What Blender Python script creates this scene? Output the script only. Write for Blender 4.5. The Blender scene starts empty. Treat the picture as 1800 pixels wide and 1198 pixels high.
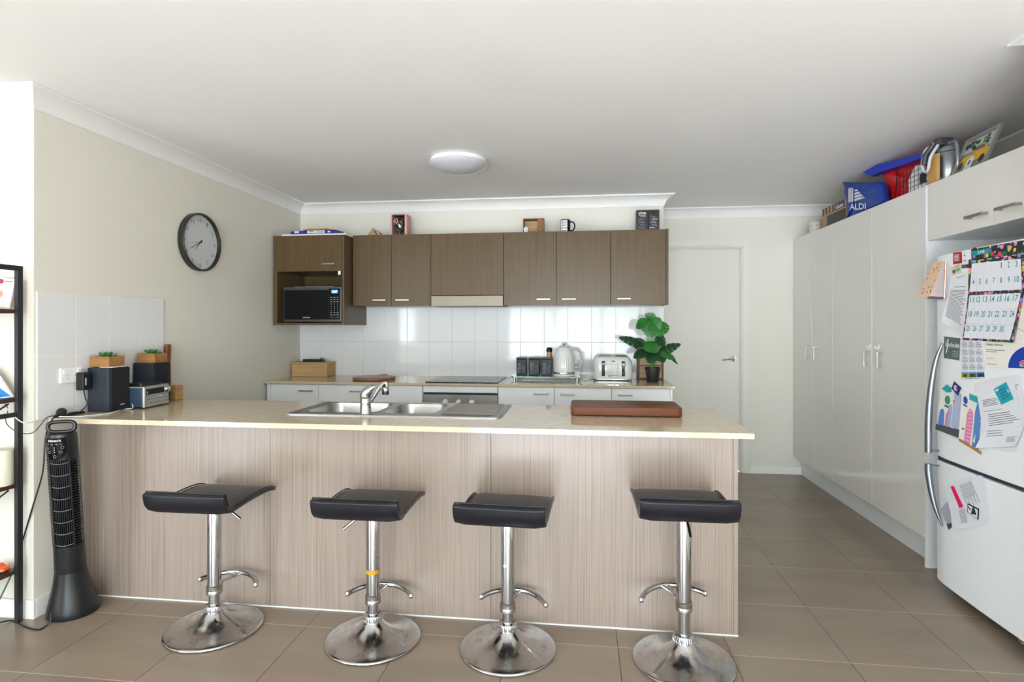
import bpy, bmesh, math, random
from mathutils import Vector, Matrix
random.seed(7)
PI = math.pi
sc = bpy.context.scene
COL = sc.collection
D = bpy.data

# ---------------------------------------------------------------- camera
CAMZ = 1.3286
cd = D.cameras.new('camera'); cam = D.objects.new('camera', cd); COL.objects.link(cam)
cam.location = (0, 0, CAMZ); cam.rotation_euler = (PI/2, 0, 0.12175)
cd.sensor_width = 36.0; cd.lens = 36.0*999.9/1800.0
cd.shift_x = 0.0; cd.shift_y = -25.6/1800.0
cd.clip_start = 0.05; cd.clip_end = 100
sc.camera = cam

# ---------------------------------------------------------------- world, light, exposure
w = D.worlds.new('world'); sc.world = w; w.use_nodes = True
nt = w.node_tree; nt.nodes.clear()
tc = nt.nodes.new('ShaderNodeTexCoord'); sp = nt.nodes.new('ShaderNodeSeparateXYZ')
cr = nt.nodes.new('ShaderNodeValToRGB'); mr = nt.nodes.new('ShaderNodeMapRange')
bg = nt.nodes.new('ShaderNodeBackground'); ow = nt.nodes.new('ShaderNodeOutputWorld')
nt.links.new(tc.outputs['Generated'], sp.inputs[0]); nt.links.new(sp.outputs['Z'], mr.inputs['Value'])
mr.inputs['From Min'].default_value = -1; mr.inputs['From Max'].default_value = 1
nt.links.new(mr.outputs[0], cr.inputs[0]); wno = nt.nodes.new('ShaderNodeTexNoise'); wno.inputs['Scale'].default_value = 14; wno.inputs['Detail'].default_value = 6
nt.links.new(tc.outputs['Generated'], wno.inputs['Vector'])
wm1 = nt.nodes.new('ShaderNodeMapRange'); wm1.inputs['From Min'].default_value = .38; wm1.inputs['From Max'].default_value = .62; wm1.inputs['To Min'].default_value = 0.0; wm1.inputs['To Max'].default_value = 0.75
nt.links.new(wno.outputs['Fac'], wm1.inputs['Value'])
wm2 = nt.nodes.new('ShaderNodeMapRange'); wm2.inputs['From Min'].default_value = .0; wm2.inputs['From Max'].default_value = .03; nt.links.new(sp.outputs['Z'], wm2.inputs['Value'])
wm3 = nt.nodes.new('ShaderNodeMapRange'); wm3.inputs['From Min'].default_value = .28; wm3.inputs['From Max'].default_value = .22; nt.links.new(sp.outputs['Z'], wm3.inputs['Value'])
wa = nt.nodes.new('ShaderNodeMath'); wa.operation = 'MULTIPLY'; nt.links.new(wm2.outputs[0], wa.inputs[0]); nt.links.new(wm3.outputs[0], wa.inputs[1])
wb_ = nt.nodes.new('ShaderNodeMath'); wb_.operation = 'MULTIPLY'; nt.links.new(wa.outputs[0], wb_.inputs[0]); nt.links.new(wm1.outputs[0], wb_.inputs[1])
wx_ = nt.nodes.new('ShaderNodeMix'); wx_.data_type = 'RGBA'; nt.links.new(wb_.outputs[0], wx_.inputs[0]); nt.links.new(cr.outputs[0], wx_.inputs[6]); wx_.inputs[7].default_value = (.20, .27, .16, 1)
nt.links.new(wx_.outputs[2], bg.inputs[0]); nt.links.new(bg.outputs[0], ow.inputs[0])
e = cr.color_ramp.elements
e[0].position = 0.0; e[0].color = (0.60, 0.66, 0.74, 1)
e[1].position = 1.0; e[1].color = (0.66, 0.78, 0.96, 1)
for p_, c_ in ((0.46, (0.60, 0.66, 0.73, 1)), (0.495, (0.66, 0.74, 0.76, 1)), (0.52, (0.54, 0.63, 0.64, 1)), (0.57, (0.74, 0.84, 0.97, 1))):
    n_ = e.new(p_); n_.color = c_
bg.inputs['Strength'].default_value = 11.0

sn = D.lights.new('sun', 'SUN'); sn.energy = 33.0; sn.angle = math.radians(0.6); sn.color = (0.90, 1.0, 1.14)
so = D.objects.new('sun', sn); COL.objects.link(so); so.rotation_euler = (math.radians(58), 0, math.radians(-14))   # high sun behind the camera, added so the unseen living-room floor bounces light to the ceiling
def portal(loc, rot, sx, sy):
    l = D.lights.new('window_portal', 'AREA'); l.shape = 'RECTANGLE'; l.size = sx; l.size_y = sy
    l.cycles.is_portal = True
    o = D.objects.new('window_portal', l); COL.objects.link(o); o.location = loc; o.rotation_euler = rot
portal((-0.09, -3.5, 1.05), (PI/2, 0, 0), 3.2, 2.1)
portal((-4.12, -3.5, 1.6), (PI/2, 0, 0), 0.4, 1.0)
portal((-4.6, -2.25, 1.05), (PI/2, 0, -PI/2), 1.9, 2.1)  # portal of the added living-side opening

vs = sc.view_settings
vs.view_transform = 'Standard'; vs.look = 'None'; vs.exposure = 1.04; vs.gamma = 1.0; vs.use_curve_mapping = False

# ---------------------------------------------------------------- materials
def lin(c):
    c = c/255.0
    return c/12.92 if c <= 0.04045 else ((c+0.055)/1.055)**2.4
def rgb(r, g, b): return (lin(r), lin(g), lin(b), 1.0)
MC = {}
class NT:
    """small node helper"""
    def __init__(s, m): s.t = m.node_tree
    def n(s, ty, **kw):
        x = s.t.nodes.new(ty)
        for k, v in kw.items(): setattr(x, k, v)
        return x
    def l(s, a, b): s.t.links.new(a, b)
    def math(s, op, a, b=None, c=None):
        x = s.n('ShaderNodeMath', operation=op)
        for i, v in enumerate((a, b, c)):
            if v is None: continue
            if isinstance(v, (int, float)): x.inputs[i].default_value = v
            else: s.l(v, x.inputs[i])
        return x.outputs[0]
    def mix(s, f, a, b):
        x = s.n('ShaderNodeMix', data_type='RGBA')
        for i, v in ((0, f), (6, a), (7, b)):
            if isinstance(v, (int, float)): x.inputs[i].default_value = v
            elif isinstance(v, tuple): x.inputs[i].default_value = v
            else: s.l(v, x.inputs[i])
        return x.outputs[2]
    def noise(s, vec, scale, detail=3, rough=0.5):
        x = s.n('ShaderNodeTexNoise'); x.inputs['Scale'].default_value = scale
        x.inputs['Detail'].default_value = detail; x.inputs['Roughness'].default_value = rough
        s.l(vec, x.inputs['Vector']); return x.outputs['Fac']
    def mapv(s, vec, scale=(1, 1, 1), rot=(0, 0, 0), loc=(0, 0, 0)):
        x = s.n('ShaderNodeMapping'); x.inputs['Scale'].default_value = scale
        x.inputs['Rotation'].default_value = rot; x.inputs['Location'].default_value = loc
        s.l(vec, x.inputs[0]); return x.outputs[0]
    def rng(s, v, a, b, c=0.0, d=1.0):
        x = s.n('ShaderNodeMapRange'); s.l(v, x.inputs[0])
        for i, q in ((1, a), (2, b), (3, c), (4, d)): x.inputs[i].default_value = q
        return x.outputs[0]
def newmat(name, col, rough=0.5, metal=0.0, spec=0.5):
    m = D.materials.new(name); m.use_nodes = True
    b = m.node_tree.nodes['Principled BSDF']
    b.inputs['Base Color'].default_value = col; b.inputs['Roughness'].default_value = rough
    b.inputs['Metallic'].default_value = metal; b.inputs['Specular IOR Level'].default_value = spec
    m.diffuse_color = col
    return m, b, NT(m)
def mat(name, col=None, rough=0.5, metal=0.0, spec=0.5, var=0.06, scale=9.0):
    """plain procedural material with slight tonal variation"""
    if name in MC: return MC[name]
    m, b, N = newmat(name, rgb(*col), rough, metal, spec)
    if var:
        t = N.n('ShaderNodeTexCoord')
        f = N.noise(t.outputs['Object'], scale, 4)
        c0 = rgb(*[max(0, x*(1-var)) for x in col]); c1 = rgb(*[min(255, x*(1+var)) for x in col])
        N.l(N.mix(f, c0, c1), b.inputs['Base Color'])
        N.l(N.rng(f, 0.2, 0.8, max(0, rough-0.04), min(1, rough+0.04)), b.inputs['Roughness'])
    MC[name] = m; return m
def laminate(name, ca, cb, cc, rough=0.32, spec=0.5):
    m, b, N = newmat(name, rgb(*ca), rough, spec=spec)
    t = N.n('ShaderNodeTexCoord').outputs['Object']
    f1 = N.noise(N.mapv(t, (620, 620, 2.6)), 1.0, 2)
    f2 = N.noise(N.mapv(t, (260, 260, 1.4)), 1.0, 3)
    f3 = N.noise(N.mapv(t, (5, 5, 0.6)), 1.0, 3)
    c = N.mix(N.rng(f1, 0.35, 0.68), rgb(*ca), rgb(*cb))
    c = N.mix(N.rng(f2, 0.50, 0.72, 0, 0.6), c, rgb(*cc))
    c = N.mix(N.rng(f3, 0.35, 0.7, 0.0, 0.22), c, rgb(*ca))
    N.l(c, b.inputs['Base Color']); MC[name] = m
    return m
def wood(name, ca, cb, axis=0, rough=0.45, scale=1.0, rings=True):
    if name in MC: return MC[name]
    m, b, N = newmat(name, rgb(*ca), rough)
    t = N.n('ShaderNodeTexCoord').outputs['Object']
    s = [28*scale]*3; s[axis] = 2.4*scale
    f = N.noise(N.mapv(t, tuple(s)), 1.0, 5, 0.6)
    s2 = [140*scale]*3; s2[axis] = 6*scale
    f2 = N.noise(N.mapv(t, tuple(s2)), 1.0, 2)
    c = N.mix(N.rng(f, 0.3, 0.7), rgb(*ca), rgb(*cb))
    c = N.mix(N.rng(f2, 0.4, 0.8, 0, 0.5), c, rgb(*[x*0.72 for x in ca]))
    N.l(c, b.inputs['Base Color']); MC[name] = m
    return m
def tiles(name, axis_u, ou, pu, ov, pv, hw, ctile, cgrout, rough, spec=0.5):
    """glazed wall tiles; axis_u 0=x 1=y, v is z (object space equals world space)"""
    m, b, N = newmat(name, rgb(*ctile), rough)
    t = N.n('ShaderNodeTexCoord').outputs['Object']
    s = N.n('ShaderNodeSeparateXYZ'); N.l(t, s.inputs[0])
    def line(sock, o, p):
        q = N.math('DIVIDE', N.math('SUBTRACT', sock, o-100*p), p)
        fr = N.math('FRACT', q)
        return N.math('MINIMUM', fr, N.math('SUBTRACT', 1.0, fr)), N.math('FLOOR', q)
    du, iu = line(s.outputs[axis_u], ou, pu); dv, iv = line(s.outputs[2], ov, pv)
    d = N.math('MINIMUM', N.math('MULTIPLY', du, pu), N.math('MULTIPLY', dv, pv))
    g = N.math('LESS_THAN', d, hw)
    N.l(N.mix(g, rgb(*ctile), rgb(*cgrout)), b.inputs['Base Color']); b.inputs['Specular IOR Level'].default_value = spec
    N.l(N.math('MULTIPLY_ADD', g, 0.4, rough), b.inputs['Roughness'])
    bp = N.n('ShaderNodeBump'); bp.inputs['Strength'].default_value = 0.5; bp.inputs['Distance'].default_value = 0.002
    wav = N.math('MULTIPLY', N.noise(t, 7.0, 1), 0.35)
    N.l(N.math('ADD', N.rng(d, 0.0, hw*2.2), wav), bp.inputs['Height']); N.l(bp.outputs[0], b.inputs['Normal'])
    MC[name] = m; return m
def floor_mat():
    m, b, N = newmat('floor_tile', rgb(140, 126, 112), 0.3)
    t = N.n('ShaderNodeTexCoord').outputs['Object']
    s = N.n('ShaderNodeSeparateXYZ'); N.l(t, s.inputs[0]); p = 0.453
    def line(sock, o):
        q = N.math('DIVIDE', N.math('SUBTRACT', sock, o-100*p), p); fr = N.math('FRACT', q)
        return N.math('MULTIPLY', N.math('MINIMUM', fr, N.math('SUBTRACT', 1.0, fr)), p), N.math('FLOOR', q)
    du, iu = line(s.outputs[0], 0.6028); dv, iv = line(s.outputs[1], 2.3936)
    gu = N.math('LESS_THAN', du, 0.0017); gv = N.math('LESS_THAN', dv, 0.0019)
    cx = N.n('ShaderNodeCombineXYZ'); N.l(iu, cx.inputs[0]); N.l(iv, cx.inputs[1])
    wn = N.n('ShaderNodeTexWhiteNoise'); N.l(cx.outputs[0], wn.inputs['Vector'])
    # per-tile vein direction: offset the noise by the tile id
    va = N.n('ShaderNodeVectorMath', operation='MULTIPLY_ADD'); N.l(cx.outputs[0], va.inputs[0])
    va.inputs[1].default_value = (3.7, 5.1, 0); N.l(t, va.inputs[2])
    f1 = N.noise(N.mapv(va.outputs[0], (1.3, 6, 1), (0, 0, 0.6)), 1.0, 3, 0.5)
    f2 = N.noise(t, 26, 4)
    c = N.mix(N.rng(f1, 0.35, 0.68), rgb(134, 119, 104), rgb(148, 132, 116))
    c = N.mix(N.math('MULTIPLY', f2, 0.08), c, rgb(122, 108, 94))
    c = N.mix(N.math('MULTIPLY', wn.outputs['Value'], 0.22), c, rgb(152, 138, 123))
    c = N.mix(gu, c, rgb(78, 66, 54)); c = N.mix(gv, c, rgb(190, 174, 152))  # tile-edge shading painted into the grout: y-running joints dark, x-running light
    N.l(c, b.inputs['Base Color'])
    b.inputs['Roughness'].default_value = 0.3
    bp = N.n('ShaderNodeBump'); bp.inputs['Strength'].default_value = 0.25; bp.inputs['Distance'].default_value = 0.002
    N.l(N.rng(N.math('MINIMUM', du, dv), 0, 0.004), bp.inputs['Height']); N.l(bp.outputs[0], b.inputs['Normal'])
    MC['floor'] = m; return m
def stone(name, ca, cb, cs, rough=0.1):
    m, b, N = newmat(name, rgb(*ca), rough)
    t = N.n('ShaderNodeTexCoord').outputs['Object']
    f = N.noise(t, 24, 5, 0.6); g = N.noise(N.mapv(t, (60, 160, 160)), 1.0, 3, 0.7); h = N.noise(t, 420, 2)
    c = N.mix(N.rng(f, 0.35, 0.65), rgb(*ca), rgb(*cb))
    c = N.mix(N.rng(g, 0.66, 0.72, 0, 0.55), c, rgb(*cs))
    c = N.mix(N.rng(h, 0.6, 0.75, 0, 0.35), c, rgb(*cs))
    N.l(c, b.inputs['Base Color']); MC[name] = m; return m
def worn_chrome():
    m, b, N = newmat('worn_chrome', (0.72, 0.72, 0.72, 1), 0.12, 1.0)
    t = N.n('ShaderNodeTexCoord').outputs['Object']
    f = N.noise(t, 22, 6, 0.7); g = N.noise(t, 110, 4, 0.65)
    dirt = N.rng(g, 0.60, 0.68); cloud = N.rng(f, 0.42, 0.66)
    c = N.mix(N.math('MULTIPLY', cloud, 0.5), (0.58, 0.58, 0.58, 1), (0.30, 0.28, 0.25, 1))
    c = N.mix(N.math('MULTIPLY', N.math('MULTIPLY', dirt, cloud), 0.8), c, (0.10, 0.07, 0.05, 1))
    N.l(c, b.inputs['Base Color'])
    N.l(N.rng(f, 0.35, 0.7, 0.07, 0.32), b.inputs['Roughness'])
    N.l(N.math('SUBTRACT', 1.0, N.math('MULTIPLY', N.math('MULTIPLY', dirt, cloud), 0.7)), b.inputs['Metallic'])
    MC['worn_chrome'] = m; return m
def floral():
    m, b, N = newmat('floral_print', rgb(30, 50, 40), 0.45)
    t = N.n('ShaderNodeTexCoord').outputs['Object']
    v = N.n('ShaderNodeTexVoronoi'); v.inputs['Scale'].default_value = 55; N.l(t, v.inputs['Vector'])
    r = N.n('ShaderNodeValToRGB'); r.color_ramp.interpolation = 'CONSTANT'
    sx = N.n('ShaderNodeSeparateColor'); N.l(v.outputs['Color'], sx.inputs[0]); N.l(sx.outputs[0], r.inputs[0])
    cols = [(30, 60, 45), (232, 120, 150), (60, 140, 70), (176, 60, 150), (25, 40, 60), (205, 215, 60), (240, 150, 170), (40, 110, 80), (225, 60, 90), (150, 130, 210)]
    el = r.color_ramp.elements
    el[0].color = rgb(*cols[0]); el[1].position = 0.1; el[1].color = rgb(*cols[1])
    for i in range(2, 10):
        q = el.new(i*0.1); q.color = rgb(*cols[i])
    d = N.rng(v.outputs['Distance'], 0.46, 0.56)
    N.l(N.mix(d, r.outputs[0], rgb(28, 45, 50)), b.inputs['Base Color'])
    MC['floral'] = m; return m
def glassmat(name, col=(1, 1, 1, 1), rough=0.02):
    m, b, N = newmat(name, col, rough); b.inputs['Transmission Weight'].default_value = 1.0; b.inputs['IOR'].default_value = 1.45
    MC[name] = m; return m
def emit(name, col, s):
    m, b, N = newmat(name, rgb(*col), 0.3); b.inputs['Emission Color'].default_value = rgb(*col); b.inputs['Emission Strength'].default_value = s
    MC[name] = m; return m

WALL = mat('wall_paint', (222, 218, 206), 0.6, var=0.012, scale=2)
CEIL = mat('ceiling_paint', (240, 239, 237), 0.7, var=0.01, scale=2)
TRIM = mat('white_trim_paint', (234, 233, 229), 0.4, var=0.01, scale=3)
DOORP = mat('door_paint', (224, 221, 210), 0.4, var=0.012, scale=3)
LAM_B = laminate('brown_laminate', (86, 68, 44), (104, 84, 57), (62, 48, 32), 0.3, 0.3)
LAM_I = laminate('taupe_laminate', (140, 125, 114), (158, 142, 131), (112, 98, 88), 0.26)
STONE = stone('beige_stone', (192, 173, 145), (204, 187, 160), (158, 138, 110), 0.07)
WHITEL = mat('white_cabinet', (232, 233, 234), 0.3, var=0.01)
GLOSSW = mat('gloss_offwhite', (226, 223, 217), 0.12, var=0.008)
FRIDGEW = mat('fridge_white', (240, 242, 243), 0.3, var=0)
FLOORM = floor_mat()
SPLASH = tiles('white_glazed_tiles', 0, -0.115, 0.198, 1.196, 0.297, 0.0011, (224, 224, 226), (190, 187, 180), 0.06, 0.38)
SPLASHL = tiles('white_wall_tiles', 1, 2.515, 0.2, 1.19, 0.296, 0.0013, (222, 222, 222), (240, 240, 238), 0.25)
CHROME = mat('chrome', (190, 192, 195), 0.07, 1.0, var=0.02)
WCHROME = worn_chrome()
STEEL = mat('brushed_steel', (176, 174, 170), 0.3, 1.0, var=0.015, scale=3)
SATIN = mat('satin_nickel', (178, 172, 160), 0.3, 1.0, var=0.03)
BLACKL = mat('black_leather', (14, 16, 25), 0.34, var=0.1, scale=30)
BLACKP = mat('black_plastic', (24, 25, 28), 0.35, var=0.08, scale=30)
BLACKG = mat('black_gloss', (8, 9, 11), 0.08, spec=0.22, var=0.05)
BLACKM = mat('black_metal', (30, 31, 34), 0.45, var=0.06)
DARKG = mat('dark_grey_plastic', (62, 64, 68), 0.4, var=0.05)
WHITEP = mat('white_plastic', (236, 236, 235), 0.3, var=0.01)
PAPER = mat('white_paper', (228, 229, 234), 0.7, var=0.012, scale=14)
PAPERW = mat('cream_paper', (236, 232, 222), 0.7, var=0.01)
INK = mat('grey_ink', (120, 120, 130), 0.7, var=0.0)
INKD = mat('dark_ink', (50, 50, 60), 0.7, var=0.0)
LGREY = mat('light_grey_ink', (190, 190, 198), 0.7, var=0.0)
TEAL = mat('teal_print', (20, 150, 165), 0.6, var=0.02)
FLORAL = floral()
def C(name, r, g, b, rough=0.5, metal=0.0, var=0.03): return mat(name, (r, g, b), rough, metal, var=var)

# ---------------------------------------------------------------- mesh builder
WM = {}
def wm(o): return WM.get(o.name, Matrix.Identity(4))
class MB:
    def __init__(s): s.v = []; s.f = []; s.m = []; s.mats = []; s.xf = None
    def mi(s, m):
        if m not in s.mats: s.mats.append(m)
        return s.mats.index(m)
    def add(s, vs, fs, m):
        k = len(s.v); i = s.mi(m)
        if s.xf is not None: vs = [s.xf @ Vector(p) for p in vs]
        s.v += [tuple(p) for p in vs]
        for f in fs: s.f.append(tuple(a+k for a in f)); s.m.append(i)
        return s
    def box(s, a, b, m):
        x0, x1 = sorted((a[0], b[0])); y0, y1 = sorted((a[1], b[1])); z0, z1 = sorted((a[2], b[2]))
        v = [(x0,y0,z0),(x1,y0,z0),(x1,y1,z0),(x0,y1,z0),(x0,y0,z1),(x1,y0,z1),(x1,y1,z1),(x0,y1,z1)]
        return s.add(v, [(0,3,2,1),(4,5,6,7),(0,1,5,4),(1,2,6,5),(2,3,7,6),(3,0,4,7)], m)
    def rbox(s, a, b, r, m, n=4, axis=2):
        """box with rounded vertical (axis) edges"""
        lo = [min(a[i], b[i]) for i in range(3)]; hi = [max(a[i], b[i]) for i in range(3)]
        i0, i1 = [i for i in range(3) if i != axis]
        cx, cy = (lo[i0]+hi[i0])/2, (lo[i1]+hi[i1])/2
        ring = rrect(cx, cy, hi[i0]-lo[i0], hi[i1]-lo[i1], r, n)
        L = []
        for z in (lo[axis], hi[axis]):
            q = []
            for p in ring:
                c = [0, 0, 0]; c[i0] = p[0]; c[i1] = p[1]; c[axis] = z; q.append(tuple(c))
            L.append(q)
        return s.loft(L, m, cap=True)
    def loft(s, loops, m, cap=True, close=True):
        n = len(loops[0]); v = [p for L in loops for p in L]; f = []
        for k in range(len(loops)-1):
            for i in range(n if close else n-1):
                j = (i+1) % n
                f.append((k*n+i, k*n+j, (k+1)*n+j, (k+1)*n+i))
        if cap:
            f.append(tuple(range(n-1, -1, -1))); f.append(tuple((len(loops)-1)*n+i for i in range(n)))
        return s.add(v, f, m)
    def lathe(s, prof, m, c=(0, 0, 0), n=32, cap=True, sx=1.0, sy=1.0, ang0=0):
        L = []
        for r, z in prof:
            L.append([(c[0]+sx*r*math.cos(ang0+2*PI*i/n), c[1]+sy*r*math.sin(ang0+2*PI*i/n), c[2]+z) for i in range(n)])
        return s.loft(L, m, cap)
    def cyl(s, a, b, r, m, n=20, r2=None):
        return s.tube([a, b], [r, r if r2 is None else r2], m, n)
    def tube(s, pts, r, m, n=10):
        pts = [Vector(p) for p in pts]; N = len(pts)
        if isinstance(r, (int, float)): r = [r]*N
        t0 = (pts[1]-pts[0]).normalized()
        up = Vector((0, 0, 1)) if abs(t0.z) < 0.9 else Vector((1, 0, 0))
        u = t0.cross(up).normalized(); L = []
        for i, p in enumerate(pts):
            t = (pts[min(i+1, N-1)]-pts[max(i-1, 0)])
            t = t.normalized() if t.length > 1e-9 else t0
            u = (u - t*u.dot(t)); u = u.normalized() if u.length > 1e-6 else t.orthogonal().normalized()
            w_ = t.cross(u)
            L.append([tuple(p + (u*math.cos(2*PI*k/n) + w_*math.sin(2*PI*k/n))*r[i]) for k in range(n)])
        return s.loft(L, m, True)
    def strip(s, fn, m, nu=8, nv=8, s0=0, s1=1, t0=0, t1=1, th=0.0):
        """grid patch of a map fn(s,t,h); th > 0 gives it thickness"""
        def g(h):
            return [fn(s0+(s1-s0)*i/nu, t0+(t1-t0)*j/nv, h) for j in range(nv+1) for i in range(nu+1)]
        k = (nu+1)*(nv+1)
        f = [(j*(nu+1)+i, j*(nu+1)+i+1, (j+1)*(nu+1)+i+1, (j+1)*(nu+1)+i) for j in range(nv) for i in range(nu)]
        if not th: return s.add(g(0), f, m)
        v = g(0)+g(th); ff = list(f)+[tuple(a+k for a in reversed(q)) for q in f]
        ed = [i for i in range(nu+1)]+[j*(nu+1)+nu for j in range(1, nv+1)]+[nv*(nu+1)+i for i in range(nu-1, -1, -1)]+[j*(nu+1) for j in range(nv-1, 0, -1)]
        for a, b in zip(ed, ed[1:]+ed[:1]): ff.append((a, a+k, b+k, b))
        return s.add(v, ff, m)
    def prism(s, poly, fn0, fn1, m):
        n = len(poly); v = [fn0(*p) for p in poly]+[fn1(*p) for p in poly]
        f = [tuple(range(n)), tuple(range(2*n-1, n-1, -1))]+[(i, (i+1) % n, (i+1) % n+n, i+n) for i in range(n)]
        return s.add(v, f, m)
    def fill(s, loops, z0, z1, m):
        """plate with holes: loops[0] outer, rest holes, all xy lists"""
        bm = bmesh.new(); ed = []
        for L in loops:
            vv = [bm.verts.new((p[0], p[1], z1)) for p in L]
            for i in range(len(vv)): ed.append(bm.edges.new((vv[i], vv[(i+1) % len(vv)])))
        bmesh.ops.triangle_fill(bm, edges=ed, use_beauty=True)
        bm.verts.index_update()
        v = [tuple(q.co) for q in bm.verts]; f = [tuple(q.index for q in x.verts) for x in bm.faces]
        bm.free()
        s.add(v, f, m); s.add([(p[0], p[1], z0) for p in v], [tuple(reversed(q)) for q in f], m)
        for L in loops:
            n = len(L); s.add([(p[0], p[1], z0) for p in L]+[(p[0], p[1], z1) for p in L], [(i, (i+1) % n, (i+1) % n+n, i+n) for i in range(n)], m)
        return s
    def text(s, body, fn, m, s0, t0, s1, t1, h=0.0006):
        vs_, fs_ = textmesh(body)
        return s.add([fn(s0+(s1-s0)*p[0], t1+(t0-t1)*p[1], h) for p in vs_], fs_, m)
    def build(s, name, parent=None, bevel=0, smooth=False, seg=2, local=False, ang=35):
        me = D.meshes.new(name)
        vs_ = s.v
        if parent is not None and not local:
            inv = wm(parent).inverted(); vs_ = [tuple(inv @ Vector(p)) for p in vs_]
        me.from_pydata(vs_, [], s.f)
        for x in s.mats: me.materials.append(x)
        me.polygons.foreach_set('material_index', s.m)
        bm = bmesh.new(); bm.from_mesh(me); bmesh.ops.recalc_face_normals(bm, faces=bm.faces); bm.to_mesh(me); bm.free()
        if smooth:
            me.polygons.foreach_set('use_smooth', [True]*len(me.polygons)); me.set_sharp_from_angle(angle=math.radians(ang))
        me.update()
        o = D.objects.new(name, me); COL.objects.link(o)
        if parent is not None: o.parent = parent; WM[o.name] = wm(parent)
        if bevel:
            b = o.modifiers.new('edge', 'BEVEL'); b.width = bevel; b.segments = seg; b.limit_method = 'ANGLE'; b.angle_limit = math.radians(40)
        return o
TXT = {}
def textmesh(body):
    if body in TXT: return TXT[body]
    cu = D.curves.new('t', 'FONT'); cu.body = body; cu.resolution_u = 3; cu.offset = 0.018
    o = D.objects.new('t', cu); COL.objects.link(o)
    bpy.context.view_layer.update()
    me = D.meshes.new_from_object(o.evaluated_get(bpy.context.evaluated_depsgraph_get()))
    v = [tuple(x.co) for x in me.vertices]; f = [tuple(p.vertices) for p in me.polygons]
    D.objects.remove(o); D.curves.remove(cu); D.meshes.remove(me)
    x0 = min(p[0] for p in v); x1 = max(p[0] for p in v); y0 = min(p[1] for p in v); y1 = max(p[1] for p in v)
    r = ([((p[0]-x0)/(x1-x0), (p[1]-y0)/(y1-y0)) for p in v], f); TXT[body] = r
    return r
def rrect(cx, cy, w_, h_, r, n=4):
    out = []
    for qx, qy, a0 in ((1, 1, 0), (-1, 1, 90), (-1, -1, 180), (1, -1, 270)):
        for i in range(n+1):
            a = math.radians(a0+90*i/n)
            out.append((cx+qx*(w_/2-r)+r*math.cos(a), cy+qy*(h_/2-r)+r*math.sin(a)))
    return out
def plane(o, u, v, nrm):
    """map s,t,h -> point: origin is the top left, u to the right, v down, nrm outwards"""
    o, u, v, nrm = Vector(o), Vector(u), Vector(v), Vector(nrm)
    return lambda s, t, h=0: tuple(o+u*s+v*t+nrm*h)
def rect(mb, fn, s0, t0, s1, t1, m, h=0.0006, nu=1, nv=1):
    return mb.strip(lambda a, b, c: fn(a, b, h), m, nu, nv, s0, s1, t0, t1)
def polyf(mb, fn, pts, m, h=0.0006):
    return mb.add([fn(a, b, h) for a, b in pts], [tuple(range(len(pts)))], m)
def disc(mb, fn, cs, ct, rs, rt, m, h=0.0006, n=20):
    return polyf(mb, fn, [(cs+rs*math.cos(2*PI*i/n), ct+rt*math.sin(2*PI*i/n)) for i in range(n)], m, h)
def tag(o, label, cat, group=None, kind=None):
    if label: o['label'] = label
    if cat: o['category'] = cat
    if group: o['group'] = group
    if kind: o['kind'] = kind
    return o
def thing(name, label, cat, loc=(0, 0, 0), rz=0.0, group=None):
    o = D.objects.new(name, None); COL.objects.link(o); o.empty_display_size = 0.05
    o.location = loc; o.rotation_euler = (0, 0, rz)
    WM[o.name] = Matrix.Translation(loc) @ Matrix.Rotation(rz, 4, 'Z')
    return tag(o, label, cat, group)
def struct(mb, name, **kw):
    o = mb.build(name, **kw); o['kind'] = 'structure'; return o
def B(name, a, b, m, parent=None, bevel=0, **kw): return MB().box(a, b, m).build(name, parent, bevel, **kw)
def smoothpath(pts, n=6):
    P = [Vector(p) for p in pts]; out = []
    for i in range(len(P)-1):
        a = P[max(i-1, 0)]; b = P[i]; c = P[i+1]; d = P[min(i+2, len(P)-1)]
        for k in range(n):
            t = k/n
            out.append(0.5*((2*b)+(c-a)*t+(2*a-5*b+4*c-d)*t*t+(3*b-a-3*c+d)*t**3))
    out.append(P[-1]); return out

# ================================================================ SETTING
CZ = 2.405          # ceiling height
XL, YF, YB, XC, YB2, XR, XN, YR, XLL = -2.48, 2.31, 4.79, 0.668, 5.385, 2.475, 1.692, -3.5, -4.6
struct(MB().box((XLL-.1, YR-.1, -.08), (XR+.1, YB2+.2, 0), FLOORM), 'floor')
struct(MB().box((XLL-.1, YR-.1, CZ), (XR+.1, YB2+.2, CZ+.1), CEIL), 'ceiling')
struct(MB().box((XLL-.1, YF, 0), (XL, YF+.12, CZ), WALL), 'wall_front_left')
struct(MB().box((XL-.12, YF+.12, 0), (XL, YB+.12, CZ), WALL), 'wall_left')
struct(MB().box((XL, YB, 0), (XC, YB2+.12, CZ), WALL), 'wall_back')
b_ = MB().box((XC, YB2, 2.06), (1.452, YB2+.12, CZ), WALL).box((1.452, YB2, 0), (XR, YB2+.12, CZ), WALL).box((XC, YB2, 0), (XC+.015, YB2+.12, 2.06), WALL)
struct(b_, 'wall_back_recess')
struct(MB().box((XR, YF, 0), (XR+.12, YB2+.12, CZ), WALL), 'wall_right')
struct(MB().box((XN, YR, 0), (XR+.12, YF, CZ), WALL), 'wall_right_near')
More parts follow.
